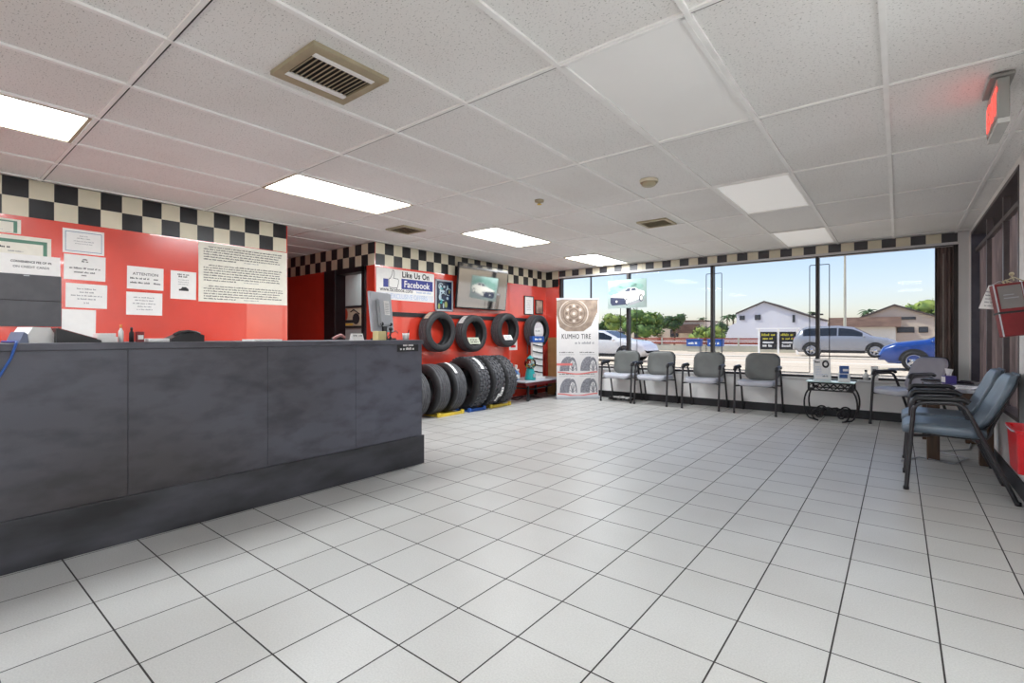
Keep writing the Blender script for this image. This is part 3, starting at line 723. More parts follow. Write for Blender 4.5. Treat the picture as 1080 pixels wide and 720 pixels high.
b = MB(); b.disc(0, 0, .183, .183, 0, 0, 36); b.disc(0, 0, .183, .183, .003, 0, 36); b.ring(0, 0, .1825, .183, .0015, 0, 36)
b.box(-.13, .13, -.06, .06, .003, .005, 1, rot=Matrix.Rotation(.12, 3, 'Z')); b.words(-.1, .1, -.01, .025, .006, 2, .9)
o = b.build('display_card', [M_pinkcard, M_paper, M_inkl], None, to_wall(7.67, 1.225, .16)); tag(o, 'round pale sheet with white strip filling the tire nearest the window corner', 'card', 'cards in the hanging tires')
# certificates standing on the rail
def wallcert(y, z, w, h, label, face):
    t = empty('framed_certificate', (0, 0, 0), 0, label, 'certificate', 'framed papers on the display wall', to_wall(y, z))
    b = MB()
    for (a0, a1, c0, c1) in ((-w/2, -w/2+.015, -h/2, h/2), (w/2-.015, w/2, -h/2, h/2), (-w/2, w/2, -h/2, -h/2+.015), (-w/2, w/2, h/2-.015, h/2)): b.box(a0, a1, c0, c1, 0, .018)
    b.build('frame', M_blk, t)
    b = MB(); b.box(-w/2+.01, w/2-.01, -h/2+.01, h/2-.01, 0, .008)
    for k in range(6): b.words(-w*.3, w*.3, h*(.25-.1*k), h*.03, .0085, 1, .8, True)
    b.build('sheet', face, t)
wallcert(7.58, 1.72, .30, .36, 'white certificate in black frame above the tire nearest the window corner', [M_paper, M_inkl])
wallcert(7.92, 1.705, .25, .28, 'small dark picture with pale lower half beside the black framed certificate', [mat('dim_print', (120, 96, 86), rough=.5, rgb2=(210, 190, 170), scale=5), M_inkl])
sheet('paper_notice', 'white and red slip on the display wall below the third hanging tire', 'notice', 6.98, 7.22, .87, 1.1, lambda b, w, h, z: (b.rect(-w*.3, w*.3, -h*.3, -h*.1, z, 1), b.words(-w*.4, w*.4, h*.1, h*.08, z, 2)), (M_paper, M_redp, M_inkl))
sheet('paper_notice', 'white slip on the display wall above the third hanging tire, beside the rail', 'notice', 7.12, 7.24, 1.18, 1.42, None, (M_paper, M_inkl))

# ------------------------------------------------------------------ tires standing on the floor
GF = 'tires standing along the display wall'
STAND = [(4.36, .335, .225, 0, 5, 'smallest standing black tire, mostly hidden by the counter end'),
         (4.69, .356, .235, 0, 5, 'standing black ribbed tire next to the counter end, second in the floor row'),
         (5.01, .358, .235, 0, 5, 'standing black ribbed tire with a white label strip, third in the floor row'),
         (5.42, .388, .27, 34, 4, 'large standing tire with a white label strip above the blue tire stand'),
         (5.765, .392, .26, 30, 4, 'large knobbly standing tire with a white tag low on its tread'),
         (6.085, .388, .26, 30, 4, 'knobbly standing tire at the far end of the floor row')]
for i, (y, R, w, lugs, ribs, lab) in enumerate(STAND):
    lift = .022 if i > 0 else 0
    Rl = R+(.009 if lugs else 0)
    t = empty('tire', (XL+.012+Rl, y, Rl+lift), PI/2, lab, 'tire', GF)
    tire_mesh(R, w, .60, lugs, ribs).build('carcass', [M_rubber, M_rubber2], t)
    # local y axis points to world -x after the quarter turn, so angles near pi face the room
    if i == 2: tire_label(t, R, w, 1.75, 2.5, -.085, -.035)
    if i == 3: tire_label(t, R, w, 1.9, 2.55, -.02, .04)
    if i == 4: tire_label(t, R, w, 3.35, 3.75, .03, .085); tire_label(t, R, w, 3.6, 4.0, -.02, .03)
def stand(y0, y1, m, label, x0=-5.30, x1=-4.98):
    t = empty('tire_stand', ((x0+x1)/2, (y0+y1)/2, 0), 0, label, 'tire stand', 'plastic tire stands')
    L_, W_ = (y1-y0)/2, (x1-x0)/2
    b = MB(); b.box(-W_, W_, -L_, L_, 0, .02, 0, .003); b.box(W_-.03, W_, -L_, L_, .019, .042, 0, .006); b.build('tray', m, t)
    for s in (-1, 1):
        b = MB(); b.box(W_-.025, W_+.015, s*L_-.025, s*L_+.025, 0.001, .06, 0, .008); b.build('end_block', m, t)
stand(4.66, 5.12, M_yellow, 'yellow plastic tire stand under the second and third standing tires')
stand(5.27, 5.60, M_blue, 'blue plastic tire stand under the large labelled tire')
stand(5.76, 6.22, M_yellow, 'yellow plastic tire stand under the knobbly tires at the row end')

# ------------------------------------------------------------------ low wheeled table in the corner and what stands on it
t = empty('wheeled_table', (-5.22, 7.2, 0), 0, 'low grey wheeled table in the corner between the tires and the banner', 'table')
b = MB(); b.box(-.34, .30, -.62, .62, .33, .355, 0, .006); b.build('table_top', M_silver, t)
b = MB(); b.box(-.30, .26, -.56, .56, .27, .33, 0, .004); b.build('apron', M_darkred, t)
for sx in (-.26, .22):
    for sy in (-.45, .45):
        b = MB(); b.box(sx-.018, sx+.018, sy-.018, sy+.018, .09, .27, 0, .003); lg = b.build('leg', M_metalblk, t)
        b = MB(); b.lathe([(.0, -.014), (.045, -.014), (.05, -.008), (.05, .008), (.045, .014), (0, .014)], 20, 0, lambda r, a, h, sx=sx, sy=sy: (sx+h, sy+r*math.cos(a), .05+r*math.sin(a)))
        b.box(sx-.024, sx+.024, sy-.012, sy+.012, .07, .105); b.build('caster', M_blk, lg)
b = MB(); b.tube([(.24, -.5, .12), (.1, -.6, .03), (-.1, -.5, .02), (-.2, -.2, .03), (0, .1, .02), (.2, .0, .02)], .008, 6); b.tube([(-.2, -.45, .22), (.2, -.3, .20), (.2, .3, .22)], .012, 6)
o = b.build('cable', M_blk, None, Matrix.Translation((-5.22, 7.2, 0))); tag(o, 'black cable tangled under the low wheeled table', 'cable')
ZTT = .355
t = empty('gumball_machine', (-5.10, 6.95, ZTT), 0, 'gumball machine with teal base and clear globe on the wheeled table', 'gumball machine')
b = MB(); b.lathe([(0, 0), (.095, 0), (.10, .02), (.085, .10), (.07, .17), (.062, .20), (0, .20)], 28); b.build('base', M_teal, t)
b = MB(); b.ball((0, 0, .29), .105, 0, 3); b.build('globe', glass('globe_glass', (225, 240, 240), 1.0), t)
b = MB()
for k in range(70):
    a, r_, zz = rng.uniform(0, 6.28), .075*math.sqrt(rng.random()), rng.uniform(.215, .275); b.ball((r_*math.cos(a), r_*math.sin(a), zz), .014, rng.randint(0, 3), 1)
b.build('gumballs', [M_redp, M_yellow, M_paper, M_teal], t)['kind'] = 'stuff'
b = MB(); b.lathe([(.06, .375), (.055, .395), (.03, .41), (.015, .43), (0, .435)], 24); b.build('cap', M_teal, t)
b = MB(); b.box(.075, .105, -.03, .03, .05, .11, 0, .004); b.tube([(.1, 0, .10), (.125, 0, .10)], .012, 8); b.build('dispenser', M_silver, t)
# wiper display
t = empty('wiper_display', (-5.22, 7.32, ZTT), -.25, 'white display stand with blue header and black wiper blades behind the gumball machine', 'display stand')
b = MB(); b.box(-.10, .10, -.13, .13, 0, .025, 0, .004); b.box(-.03, .03, -.12, .12, .025, .66, 0, .004); b.build('panel', M_paper, t)
b = MB(); b.box(-.04, .05, -.14, .14, .66, .77, 0, .006); b.M = frame((.052, 0, .70), (0, 1, 0), (1, 0, 0)); b.words(-.1, .1, 0, .035, .0, 1, .9, True); b.build('header', [M_blue, M_paper], t)
for k in range(5):
    b = MB(); z0 = .10+.12*k; b.tube([(.045, -.13, z0+.04), (.06, -.02, z0+.015), (.05, .10, z0)], .011, 8); b.box(.028, .05, -.045, -.02, z0+.01, z0+.035); b.build('wiper_blade', M_blk, t)
b = MB(); b.tube([(.0, -.18, .70), (.0, -.22, .62), (.02, -.24, .45)], .008, 6); b.box(-.005, .005, -.19, .19, .705, .715); b.build('side_hook', M_blk, t)
def spray(x, y, h, label, m):
    t = empty('bottle', (x, y, ZTT), 0, label, 'bottle', 'bottles on the wheeled table')
    b = MB(); b.lathe([(0, 0), (.042, 0), (.045, .02), (.045, h*.55), (.02, h*.72), (.016, h*.8), (0, h*.8)], 20); b.build('body', m, t)
    b = MB(); b.box(-.018, .03, -.012, .012, h*.8, h*.95, 0, .004); b.tube([(.02, 0, h*.86), (.035, 0, h*.76)], .005, 6); b.build('cap', M_paper, t)
    b = MB(); b.lathe([(.0455, h*.12), (.0455, h*.45)], 20); b.build('label', M_paper, t)
spray(-5.24, 6.70, .24, 'blue and white bottle at the near end of the wheeled table', M_blue)
spray(-5.30, 6.84, .20, 'shorter pale blue bottle beside the gumball machine', mat('pale_blue', (150, 186, 214), rough=.35))
spray(-5.40, 6.92, .27, 'taller white bottle at the wall side of the wheeled table', M_silver)
b = MB(); b.box(-.05, .05, -.08, .08, 0, .20, 0, .004); b.box(-.052, .052, -.06, .06, .05, .09, 1)
o = b.build('small_box', [M_redp, M_paper], None, Matrix.Translation((-5.46, 6.78, ZTT))); tag(o, 'small red box against the wall on the wheeled table', 'box')
# cardboard boxes
def carton(x, y, z, w, d, h, label, rz=0.0):
    t = empty('cardboard_box', (x, y, z), rz, label, 'cardboard box', 'cardboard boxes behind the banner')
    b = MB(); b.box(-w/2, w/2, -d/2, d/2, 0, h, 0, .004); b.build('carton', M_card, t)
    b = MB(); b.box(-w/2-.001, w/2+.001, -.03, .03, h-.06, h+.001); b.box(-w/2-.001, w/2+.001, -.03, .03, 0.001, .05); b.build('tape', M_tan, t)
carton(-5.13, 7.99, 0, .42, .28, .32, 'brown cardboard box on the floor behind the banner, bottom of the stack')
carton(-5.14, 7.995, .32, .40, .27, .30, 'brown cardboard box in the middle of the stack behind the banner')
carton(-5.145, 7.995, .62, .40, .27, .48, 'tall brown cardboard box on top of the stack behind the banner')

# ------------------------------------------------------------------ roll-up banner
BL, BR = Vector((-4.81, 7.33, 0)), Vector((-4.25, 7.91, 0))
d = BR-BL; bw = d.length; R_ = d.normalized(); N_ = R_.cross(Vector((0, 0, 1)))
t = empty('rollup_banner', (0, 0, 0), 0, 'tall white roll-up banner with wheel photograph and four tire pictures beside the windows', 'banner', None, frame((BL+BR)/2, R_, N_))
b = MB(); b.box(-bw/2, bw/2, 0, .055, -.06, .06, 0, .012); b.build('base', M_silver, t)
b = MB(); b.box(-bw/2+.01, bw/2-.01, 1.785, 1.81, -.008, .008, 0, .003); b.build('top_bar', M_silver, t)
b = MB(); b.tube([(0, .05, -.03), (0, 1.79, -.012)], .008, 8); b.build('pole', M_silver, t)
M_wh1 = mat('print_wheel_brown', (158, 140, 124), rough=.5, rgb2=(126, 110, 98), scale=8); M_wh2 = mat('print_wheel_light', (200, 188, 178), rough=.5, var=.1)
M_wh3 = mat('print_wheel_dark', (108, 92, 82), rough=.5, var=.15); M_pt1 = mat('print_tire_grey', (150, 150, 156), rough=.5, rgb2=(108, 108, 116), scale=40); M_pt2 = mat('print_tire_dark', (92, 92, 100), rough=.5, rgb2=(150, 150, 156), scale=60)
M_swoosh = mat('print_red', (222, 120, 116), rough=.5); M_bannerwhite = mat('banner_white', (218, 215, 214), rough=.5, var=.02)
b = MB(); hw = bw/2-.015; b.box(-hw, hw, .05, 1.79, 0, .002, 0); z = .0025
BT = 1.785
b.poly([(-hw, BT-.02, z), (-hw, BT-.28, z), (-hw+.06, BT-.50, z), (-hw+.18, BT-.57, z), (hw-.28, BT-.57, z), (hw-.14, BT-.47, z), (hw-.06, BT-.3, z), (hw-.02, BT-.22, z), (hw-.01, BT, z), (-hw+.1, BT, z)], 1)
cx, cy = -.07, BT-.25
for (r0, mi, dz) in ((.265, 2, .0003), (.245, 1, .0006), (.20, 3, .0009), (.185, 1, .0012)): b.disc(cx, cy, r0*1.02, r0 if r0 < .25 else .25, z+dz, mi, 40)
for k in range(12):
    a = 2*PI*k/12; b.disc(cx+.135*math.cos(a), cy+.135*math.sin(a), .026, .026, z+.0015, 2 if k % 2 else 3, 12)
b.disc(cx, cy, .09, .09, z+.0018, 3, 24); b.disc(cx, cy, .07, .07, z+.0021, 1, 24); b.disc(cx, cy, .03, .03, z+.0024, 2, 16)
b.text('KUMHO TIRE', .125, -hw+.09, 1.08, z, 4, 'LEFT', .0022, .66, 0, 1.14); b.words(-.05, .33, .985, .045, z, 5, .95)
for (qx, qy) in ((-.19, .50), (.19, .50), (-.19, .11), (.19, .11)):
    b.words(qx-.15, qx+.17, qy+.325, .022, z, 4, .85); b.words(qx-.15, qx+.17, qy+.290, .012, z, 5, .9)
    # tire picture: tread arc and side wall with spoked wheel
    n = 14; tr = [(qx-.14+.15*0, qy)]
    arc = [(qx+.01-.15*math.cos(PI*.5*i/n), qy+.02+.24*math.sin(PI*.5*i/n), z) for i in range(n+1)]
    b.poly([(qx-.14, qy, z)]+arc+[(qx+.06, qy+.26, z), (qx+.0, qy, z)], 6)
    b.poly([(qx+.03, qy, z+.0004)]+[(qx+.09+.09*math.cos(PI-PI*i/n)*1.0, qy+.0+.25*math.sin(PI*i/n), z+.0004) for i in range(n+1)], 7)
    b.poly([(qx+.095+.062*math.cos(PI-PI*i/n), qy+.0+.19*math.sin(PI*i/n), z+.0008) for i in range(n+1)], 0)
    for k in range(5):
        a = PI*(k+.5)/5; b.poly([(qx+.09, qy, z+.0012), (qx+.105, qy, z+.0012), (qx+.097+.06*math.cos(a)+.008, qy+.17*math.sin(a), z+.0012), (qx+.097+.06*math.cos(a)-.008, qy+.17*math.sin(a), z+.0012)], 7)
for qy in (.475, .085):
    pts = [(-hw+.02+(2*hw-.04)*i/24, qy+.018*math.cos(2*PI*i/24)) for i in range(25)]
    b.poly([(x, y, z+.0016) for x, y in pts]+[(x, y-.022, z+.0016) for x, y in reversed(pts)], 8)
b.rect(-hw, -.10, .60, .64, z+.0018, 8)
b.build('print', [M_bannerwhite, M_wh1, M_wh2, M_wh3, M_ink, M_inkl, M_pt1, M_pt2, M_swoosh], t)

# ------------------------------------------------------------------ hanging car poster
t = empty('hanging_poster', (0, 0, 0), 0, 'pale green poster of a white classic car hanging before the window', 'poster', None, frame((-3.755, 8.0, 1.875), (1, -.04, 0), (-.04, -1, 0)))
b = MB(); b.box(-.375, .375, -.25, .25, 0, .004, 0); z = .0046
b.rect(-.375, .375, -.25, -.06, z-.0002, 1)
for (x, y, rx, ry) in ((-.2, .1, .14, .05), (0, .15, .2, .06), (.2, .12, .12, .05), (-.27, .03, .1, .04)): b.disc(x, y, rx, ry, z, 2, 16)
body = [(-.31, -.03), (-.28, -.01), (-.06, .035), (.02, .10), (.16, .105), (.22, .06), (.33, .03), (.34, -.03), (.30, -.07), (.24, -.10), (.06, -.15), (-.02, -.17), (-.05, -.09), (-.31, -.07)]
b.poly([(x, y, z+.0004) for x, y in body], 3)
b.poly([(x, y, z+.0006) for x, y in [(-.32, -.05), (-.04, -.075), (-.03, -.19), (-.29, -.2), (-.325, -.15)]], 4)
b.poly([(x, y, z+.0008) for x, y in [(-.05, .04), (.02, .095), (.075, .095), (.06, .04)]], 4); b.poly([(x, y, z+.0008) for x, y in [(.085, .045), (.095, .094), (.16, .095), (.19, .055)]], 4)
for (x, y) in ((.0, -.14), (.27, -.085)): b.disc(x, y, .038, .062, z+.001, 4, 18); b.disc(x+.006, y, .024, .042, z+.0014, 3, 16)
b.disc(-.2, -.13, .02, .02, z+.001, 3, 10); b.poly([(.04, -.16, z), (.3, -.11, z), (.34, -.13, z), (.06, -.21, z)], 5)
b.build('print', [mat('poster_sage', (136, 162, 154), rough=.5, var=.08, scale=7), mat('poster_road', (140, 154, 150), rough=.5), mat('poster_mint', (116, 154, 142), rough=.5, var=.1), M_ivory, mat('poster_navy', (52, 58, 80), rough=.5, var=.2), M_inkl], t)
b = MB()
for sx in (-.3, .3): b.tube([(sx, .25, .002), (sx, ZC-1.875, .002)], .0015, 5)
b.build('hanging_wire', M_inkl, t)

# ------------------------------------------------------------------ chairs
def slab(b, w, d, t_, fn, rad=.07, mi=0, n=8):
    out = []
    for (cx, cy, a0) in ((w/2-rad, d/2-rad, 0), (-w/2+rad, d/2-rad, PI/2), (-w/2+rad, -d/2+rad, PI), (w/2-rad, -d/2+rad, 1.5*PI)):
        for i in range(n+1): a = a0+PI/2*i/n; out.append((cx+rad*math.cos(a), cy+rad*math.sin(a)))
    m = len(out)
    layers = [(.55, 0), (.93, 0), (.985, .18), (1.0, .5), (.985, .82), (.93, .97), (.6, 1.06), (.25, 1.1)]
    v = []; f = []
    for (s, h) in layers:
        for (x, y) in out: v.append(fn(x*s, y*s, h*t_))
    for l in range(len(layers)-1):
        for i in range(m): j = (i+1) % m; f.append((l*m+i, l*m+j, (l+1)*m+j, (l+1)*m+i))
    f.append(tuple(range(m-1, -1, -1))); f.append(tuple(range((len(layers)-1)*m, len(layers)*m)))
    b._add(v, f, mi, True)
def arc_path(pts, r=.05, n=5):
    P = [Vector(p) for p in pts]; out = [P[0]]
    for i in range(1, len(P)-1):
        a = (P[i-1]-P[i]); c = (P[i+1]-P[i]); k = min(r, a.length*.45, c.length*.45)
        p0 = P[i]+a.normalized()*k; p1 = P[i]+c.normalized()*k
        for q in range(n+1): s = q/n; out.append(p0*(1-s)**2+P[i]*2*s*(1-s)+p1*s*s)
    out.append(P[-1]); return out
def make_chair(mseat, mback, deep=False):
    LE, BY, RF, AR = (.175, .165, .33, .03) if deep else (.072, .178, .245, 0)
    HB = .395 if deep else .395
    # faces local -y; front feet at y=-.25
    root = empty('guest_chair', (0, 0, 0))
    b = MB()
    def seat(x, y, z): return (x, y-.04, .415+z-.045*max(0, (-y-.12)/.12)**2*.6+.02*(abs(x)/.24)**2*(1 if z > .03 else 0)-.03*(y+.0))
    slab(b, .49, .47, .055, seat, .09); b.build('seat', mseat, root)
    b = MB()
    def back(x, y, z):
        h = (y+.21)/.42
        return (x, BY+LE*h+.03*(1-(x/.24)**2)*.6-z*1.0+.02*math.sin(h*3.1), .460+HB*h+.012-z*LE)
    slab(b, .47, .42, .05, back, .11); b.build('backrest', mback, root)
    b = MB()
    def shell(x, y, z):
        p = back(x, y, 0); return (p[0], p[1]+.012-z, p[2])
    slab(b, .478, .428, .014, shell, .112); b.build('back_shell', M_blk, root)
    for s in (-1, 1):
        b = MB(); x = .275*s
        p = arc_path([(x, -.25, .0), (x, -.205, .645), (x, .03+AR, .66), (x, .13+AR, .42), (x, RF, 0)], .07)
        b.tube(p, .0145, 10); fr = b.build('side_frame', M_chairmet, root)
        b = MB(); b.tube(arc_path([(x, -.218, .628), (x, -.198, .676), (x, .03+AR, .684), (x, .062+AR, .662)], .04), .019, 10)
        for vv in b.bm.verts: vv.co.x = x+(vv.co.x-x)*1.25
        b.build('armrest', M_blk, root)
        for yy in (-.25, RF):
            b = MB(); b.lathe([(0, 0), (.018, 0), (.018, .02), (.0155, .025)], 12, 0, lambda r, a, h, x=x, yy=yy: (x+r*math.cos(a), yy+r*math.sin(a), h)); b.build('foot_cap', M_blk, fr)
    b = MB()
    for yy, zz in ((-.12, .40), (.12, .40)): b.tube([(-.275, yy-.112 if yy < 0 else yy+.012, zz), (-.2, yy, zz), (.2, yy, zz), (.275, yy-.112 if yy < 0 else yy+.012, zz)], .011, 8)
    for s in (-1, 1): b.tube(arc_path([(.12*s, -.12, .40), (.12*s, .20, .39), (.12*s, BY+LE*.12+.045, .52), (.12*s, BY+LE*.45+.045, .65)], .05), .010, 8)
    b.build('under_frame', M_chairmet, root)
    return root
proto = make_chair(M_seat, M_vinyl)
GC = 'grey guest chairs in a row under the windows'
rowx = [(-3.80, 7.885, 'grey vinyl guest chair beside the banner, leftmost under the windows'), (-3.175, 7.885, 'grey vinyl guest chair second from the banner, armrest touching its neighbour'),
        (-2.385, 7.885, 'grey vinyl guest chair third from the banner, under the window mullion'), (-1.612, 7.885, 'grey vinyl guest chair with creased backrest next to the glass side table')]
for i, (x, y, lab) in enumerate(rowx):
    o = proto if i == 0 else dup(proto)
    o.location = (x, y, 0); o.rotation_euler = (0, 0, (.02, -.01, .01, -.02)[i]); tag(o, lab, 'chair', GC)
near = make_chair(M_vinyl2, M_vinyl2, True)
near.location = (.295, 4.905, 0); near.rotation_euler = (0, 0, -PI/2); tag(near, 'blue grey guest chair nearest the viewer, seen from the side at the right wall', 'chair', 'guest chairs at the right wall')
o = dup(near); o.location = (.295, 5.525, 0); tag(o, 'blue grey guest chair just behind the nearest one, beside the wooden table', 'chair', 'guest chairs at the right wall')
E_ = make_chair(M_seat, mat('lavender_grey_vinyl', (150, 147, 156), rough=.4, var=.08, scale=6), True); E_.location = (.085, 7.75, 0); E_.rotation_euler = (0, 0, -PI/2+.72); tag(E_, 'pale lavender grey guest chair turned sideways in the window corner behind the wooden table', 'chair')

# ------------------------------------------------------------------ wrought iron glass table
t = empty('side_table', (-.70, 7.80, 0), 0, 'wrought iron side table with glass top between the chairs under the window', 'table')
b = MB(); b.box(-.27, .27, -.27, .27, .522, .534, 0, .003); b.build('glass_top', mat('green_glass', (196, 226, 222), rough=.06, var=.03, coat=.6), t)
b = MB()
for y in (-.22, .22):
    b.box(-.24, .24, y-.008, y+.008, .50, .522); b.box(-.24, .24, y-.008, y+.008, .405, .422)
    for k in range(6):
        x = -.2+.08*k; b.tube([(x+.032*math.cos(a*PI/6), y, .461+.034*math.sin(a*PI/6)) for a in range(12)], .006, 6, 0, True)
for x in (-.24, .24):
    b.box(x-.008, x+.008, -.22, .22, .50, .522); b.box(x-.008, x+.008, -.22, .22, .405, .422)
    for y in (-.22, .22): b.box(x-.012, x+.012, y-.012, y+.012, .40, .523)
b.build('apron', M_metalblk, t)
for sx in (-1, 1):
    for y in (-.22, .22):
        b = MB()
        # C-shaped leg curling into a scroll at the foot
        p = []
        for i in range(13):
            a = math.radians(62+i*(250-62)/12) if sx < 0 else math.radians(118-i*(250-62)/12)
            p.append((sx*.235+sx*.0+.15*math.cos(a)*.62-sx*.035, y, .232+.205*math.sin(a)))
        p = [(sx*.225, y, .41)]+p[1:]
        for i in range(1, 26):
            a = (-PI/2-.35+i*.34); r_ = .085*(1-i/34)
            p.append((sx*.20-sx*.01-sx*(-.0)+(-sx)*r_*math.cos(a+PI)*1.0*(1)-sx*.06, y, .098+r_*math.sin(a)))
        b.tube(p, .0105, 8); b.build('leg', M_metalblk, t)
b = MB(); b.tube([(-.13, -.2, .10), (-.05, -.08, .16), (.05, .08, .16), (.13, .2, .10)], .009, 8); b.tube([(-.13, .2, .10), (-.05, .08, .16), (.05, -.08, .16), (.13, -.2, .10)], .009, 8)
for sx in (-1, 1):
    b.tube([(sx*.17, -.22, .14), (sx*.10, -.20, .155), (sx*.05, -.19, .19), (sx*.02, -.19, .175)], .008, 6); b.ball((sx*.075, -.2, .175), .022, 0, 2); b.ball((sx*.015, -.19, .17), .014, 0, 2)
b.build('stretcher', M_metalblk, t)
t = empty('leaflet_holder', (-.80, 7.72, .534), .35, 'white leaflet stand with a black tire picture on the glass side table', 'leaflet holder')
b = MB(); b.prism([(-.05, 0), (.05, 0), (.05, .01), (.0, .02), (.035, .28), (.03, .285), (-.012, .01)], .20, lambda x, y, z: (z-.1, x, y)); b.build('stand', mat('frosted_acrylic', (222, 232, 234), rough=.2, var=.03), t)
b = MB(); b.M = frame((0, -.014, .02), (1, 0, 0), (0, -1, .13)); b.rect(-.095, .095, 0, .265, .003, 0); b.ring(.04, .20, .026, .052, .0036, 1, 24, .8); b.words(-.085, -.02, .215, .03, .0036, 1)
for k in range(7): b.words(-.08, (.08 if k > 4 else .0), .16-.02*k, .009, .0036, 2, .9)
b.words(.0, .07, .03, .02, .0036, 3); b.build('leaflet', [M_paper, M_inkd, M_skyink, M_ink], t)
t = empty('leaflet_box', (-.565, 7.80, .534), .3, 'blue boxed leaflets on the right of the glass side table', 'leaflet box')
b = MB(); b.box(-.06, .06, -.04, .04, 0, .10, 0, .003); b.build('holder', M_paper, t)
b = MB(); b.box(-.05, .05, -.03, .02, .08, .20, 0, .003); b.box(-.061, .03, -.042, -.0405, .04, .09, 0); b.box(-.02, .04, -.032, -.0305, .13, .16, 1); b.build('leaflets', [mat('leaflet_blue', (60, 92, 150), rough=.4, var=.2, scale=30), M_paper], t)
# cards on the sill
b = MB(); b.box(-.04, .04, -.02, .02, 0, .19, 0, .003); b.box(-.02, .02, -.0215, -.02, .13, .15, 1); b.box(-.02, .02, -.0215, -.02, .06, .085, 1)
o = b.build('sill_card', [M_paper, M_inkd], None, Matrix.Translation((-.25, YW-.005, .535))); tag(o, 'tall white card with two black marks on the window sill', 'card')
b = MB(); b.lathe([(0, 0), (.03, 0), (.032, .07), (.014, .09), (.013, .11), (0, .11)], 18); b.lathe([(0, .11), (.016, .11), (.016, .135), (0, .135)], 14, 1)
o = b.build('sill_bottle', [M_paper, M_inkd], None, Matrix.Translation((-.345, YW-.002, .535))); tag(o, 'small white bottle with dark cap on the window sill left of the white card', 'bottle')
# cable coil on the floor under first chair
b = MB(); p = []
for i in range(120): a = i*.42; r_ = .17+.05*math.sin(i*.9)+.02*math.sin(i*2.3); p.append((r_*1.1*math.cos(a), r_*.6*math.sin(a), .012+.035*abs(math.sin(i*.37))))
b.tube(p, .006, 6, 0); p = [(x*.8+.02, y*.9, z_+.008) for x, y, z_ in p[::2]]; b.tube(p, .006, 6, 1)
o = b.build('cable_coil', [M_blk, M_paper], None, Matrix.Translation((-3.83, 7.93, .0))); tag(o, 'tangled black and white cable coil on the floor under the leftmost chair', 'cable')

# ------------------------------------------------------------------ wooden end table
t = empty('end_table', (.425, 6.46, 0), 0, 'dark wooden end table with glossy paper covered top between the right wall chairs', 'table')
tx, ty, tz = .215, .62, .655
for sx in (-1, 1):
    for sy in (-1, 1):
        b = MB(); b.box(sx*(tx-.04)-.045, sx*(tx-.04)+.045, sy*(ty-.06)-.045, sy*(ty-.06)+.045, 0, tz-.03, 0, .004); b.build('leg', M_wood, t)
b = MB()
b.box(-tx+.02, tx-.02, -ty+.02, -ty+.05, tz-.15, tz-.03); b.box(-tx+.02, tx-.02, ty-.05, ty-.02, tz-.15, tz-.03); b.box(-tx+.02, -tx+.05, -ty+.05, ty-.05, tz-.15, tz-.03); b.box(tx-.05, tx-.02, -ty+.05, ty-.05, tz-.15, tz-.03)
b.build('apron', M_wood, t)
b = MB(); b.box(-tx, tx, -ty, ty, tz-.03, tz, 0, .004); b.build('table_top', mat('glossy_top', (196, 198, 204), rough=.12, rgb2=(150, 152, 160), scale=7, coat=.6, lo=.45, hi=.55), t)
t = empty('tissue_box', (.40, 6.58, tz), .3, 'small purple and white tissue box on the wooden end table', 'tissue box')
b = MB(); b.box(-.045, .045, -.045, .045, 0, .075, 0, .004); b.build('carton', mat('purple_card', (66, 56, 130), rough=.5), t)
b = MB(); b.box(-.0465, -.0455, -.044, .044, .01, .065); b.build('side_panel', M_paper, t)
b = MB()
for k in range(5):
    a = k*1.25; b._add([(-.02*math.cos(a), -.02*math.sin(a), .075), (.02*math.cos(a), .02*math.sin(a), .075), (.035*math.cos(a+.6), .035*math.sin(a+.6), .13+.01*(k % 3)), (.0, .01*math.sin(a), .145-.012*(k % 2))], [(0, 1, 2, 3)], 0)
b.build('tissue', M_paper, t)
b = MB(); b.box(-.06, .06, -.10, .10, 0, .018, 0, .003); b.box(-.05, .05, -.085, .085, .018, .024, 1)
o = b.build('black_tray', [M_blk, M_metalblk], None, Matrix.Translation((.30, 6.78, tz)) @ Matrix.Rotation(.9, 4, 'Z')); tag(o, 'flat black tray on the end table left of the tissue box', 'tray')
b = MB(); b.box(-.05, .05, -.09, .09, 0, .022, 0, .004); b.box(-.03, .03, -.05, .05, .022, .03, 1)
o = b.build('remote_control', [M_blk, M_metalblk], None, Matrix.Translation((.545, 6.62, tz)) @ Matrix.Rotation(.8, 4, 'Z')); tag(o, 'black remote control on the end table right of the tissue box', 'remote control')
for k, (x, y, a, lab) in enumerate(((.30, 6.05, .2, 'open magazine near the front edge of the wooden end table'), (.48, 6.16, -.4, 'white leaflet lying beside the open magazine on the end table'))):
    b = MB(); b.box(-.10, .10, -.14, .14, 0, .005, 0)
    for q in range(9): b.words(-.085, .085, .10-.026*q, .012, .0055, 1, .9)
    o = b.build('magazine', [M_paper, M_inkl], None, Matrix.Translation((x, y, tz)) @ Matrix.Rotation(a, 4, 'Z')); tag(o, lab, 'magazine', 'papers on the end table')
b = MB(); b.tube([(.02, 5.6, .008), (.15, 5.9, .008), (.38, 5.75, .008), (.5, 6.1, .008), (.3, 6.3, .008), (.55, 6.6, .008), (.62, 7.2, .008)], .005, 6); o = b.build('power_cord', M_silver, None); tag(o, 'thin pale power cord on the floor under the wooden end table', 'cord')

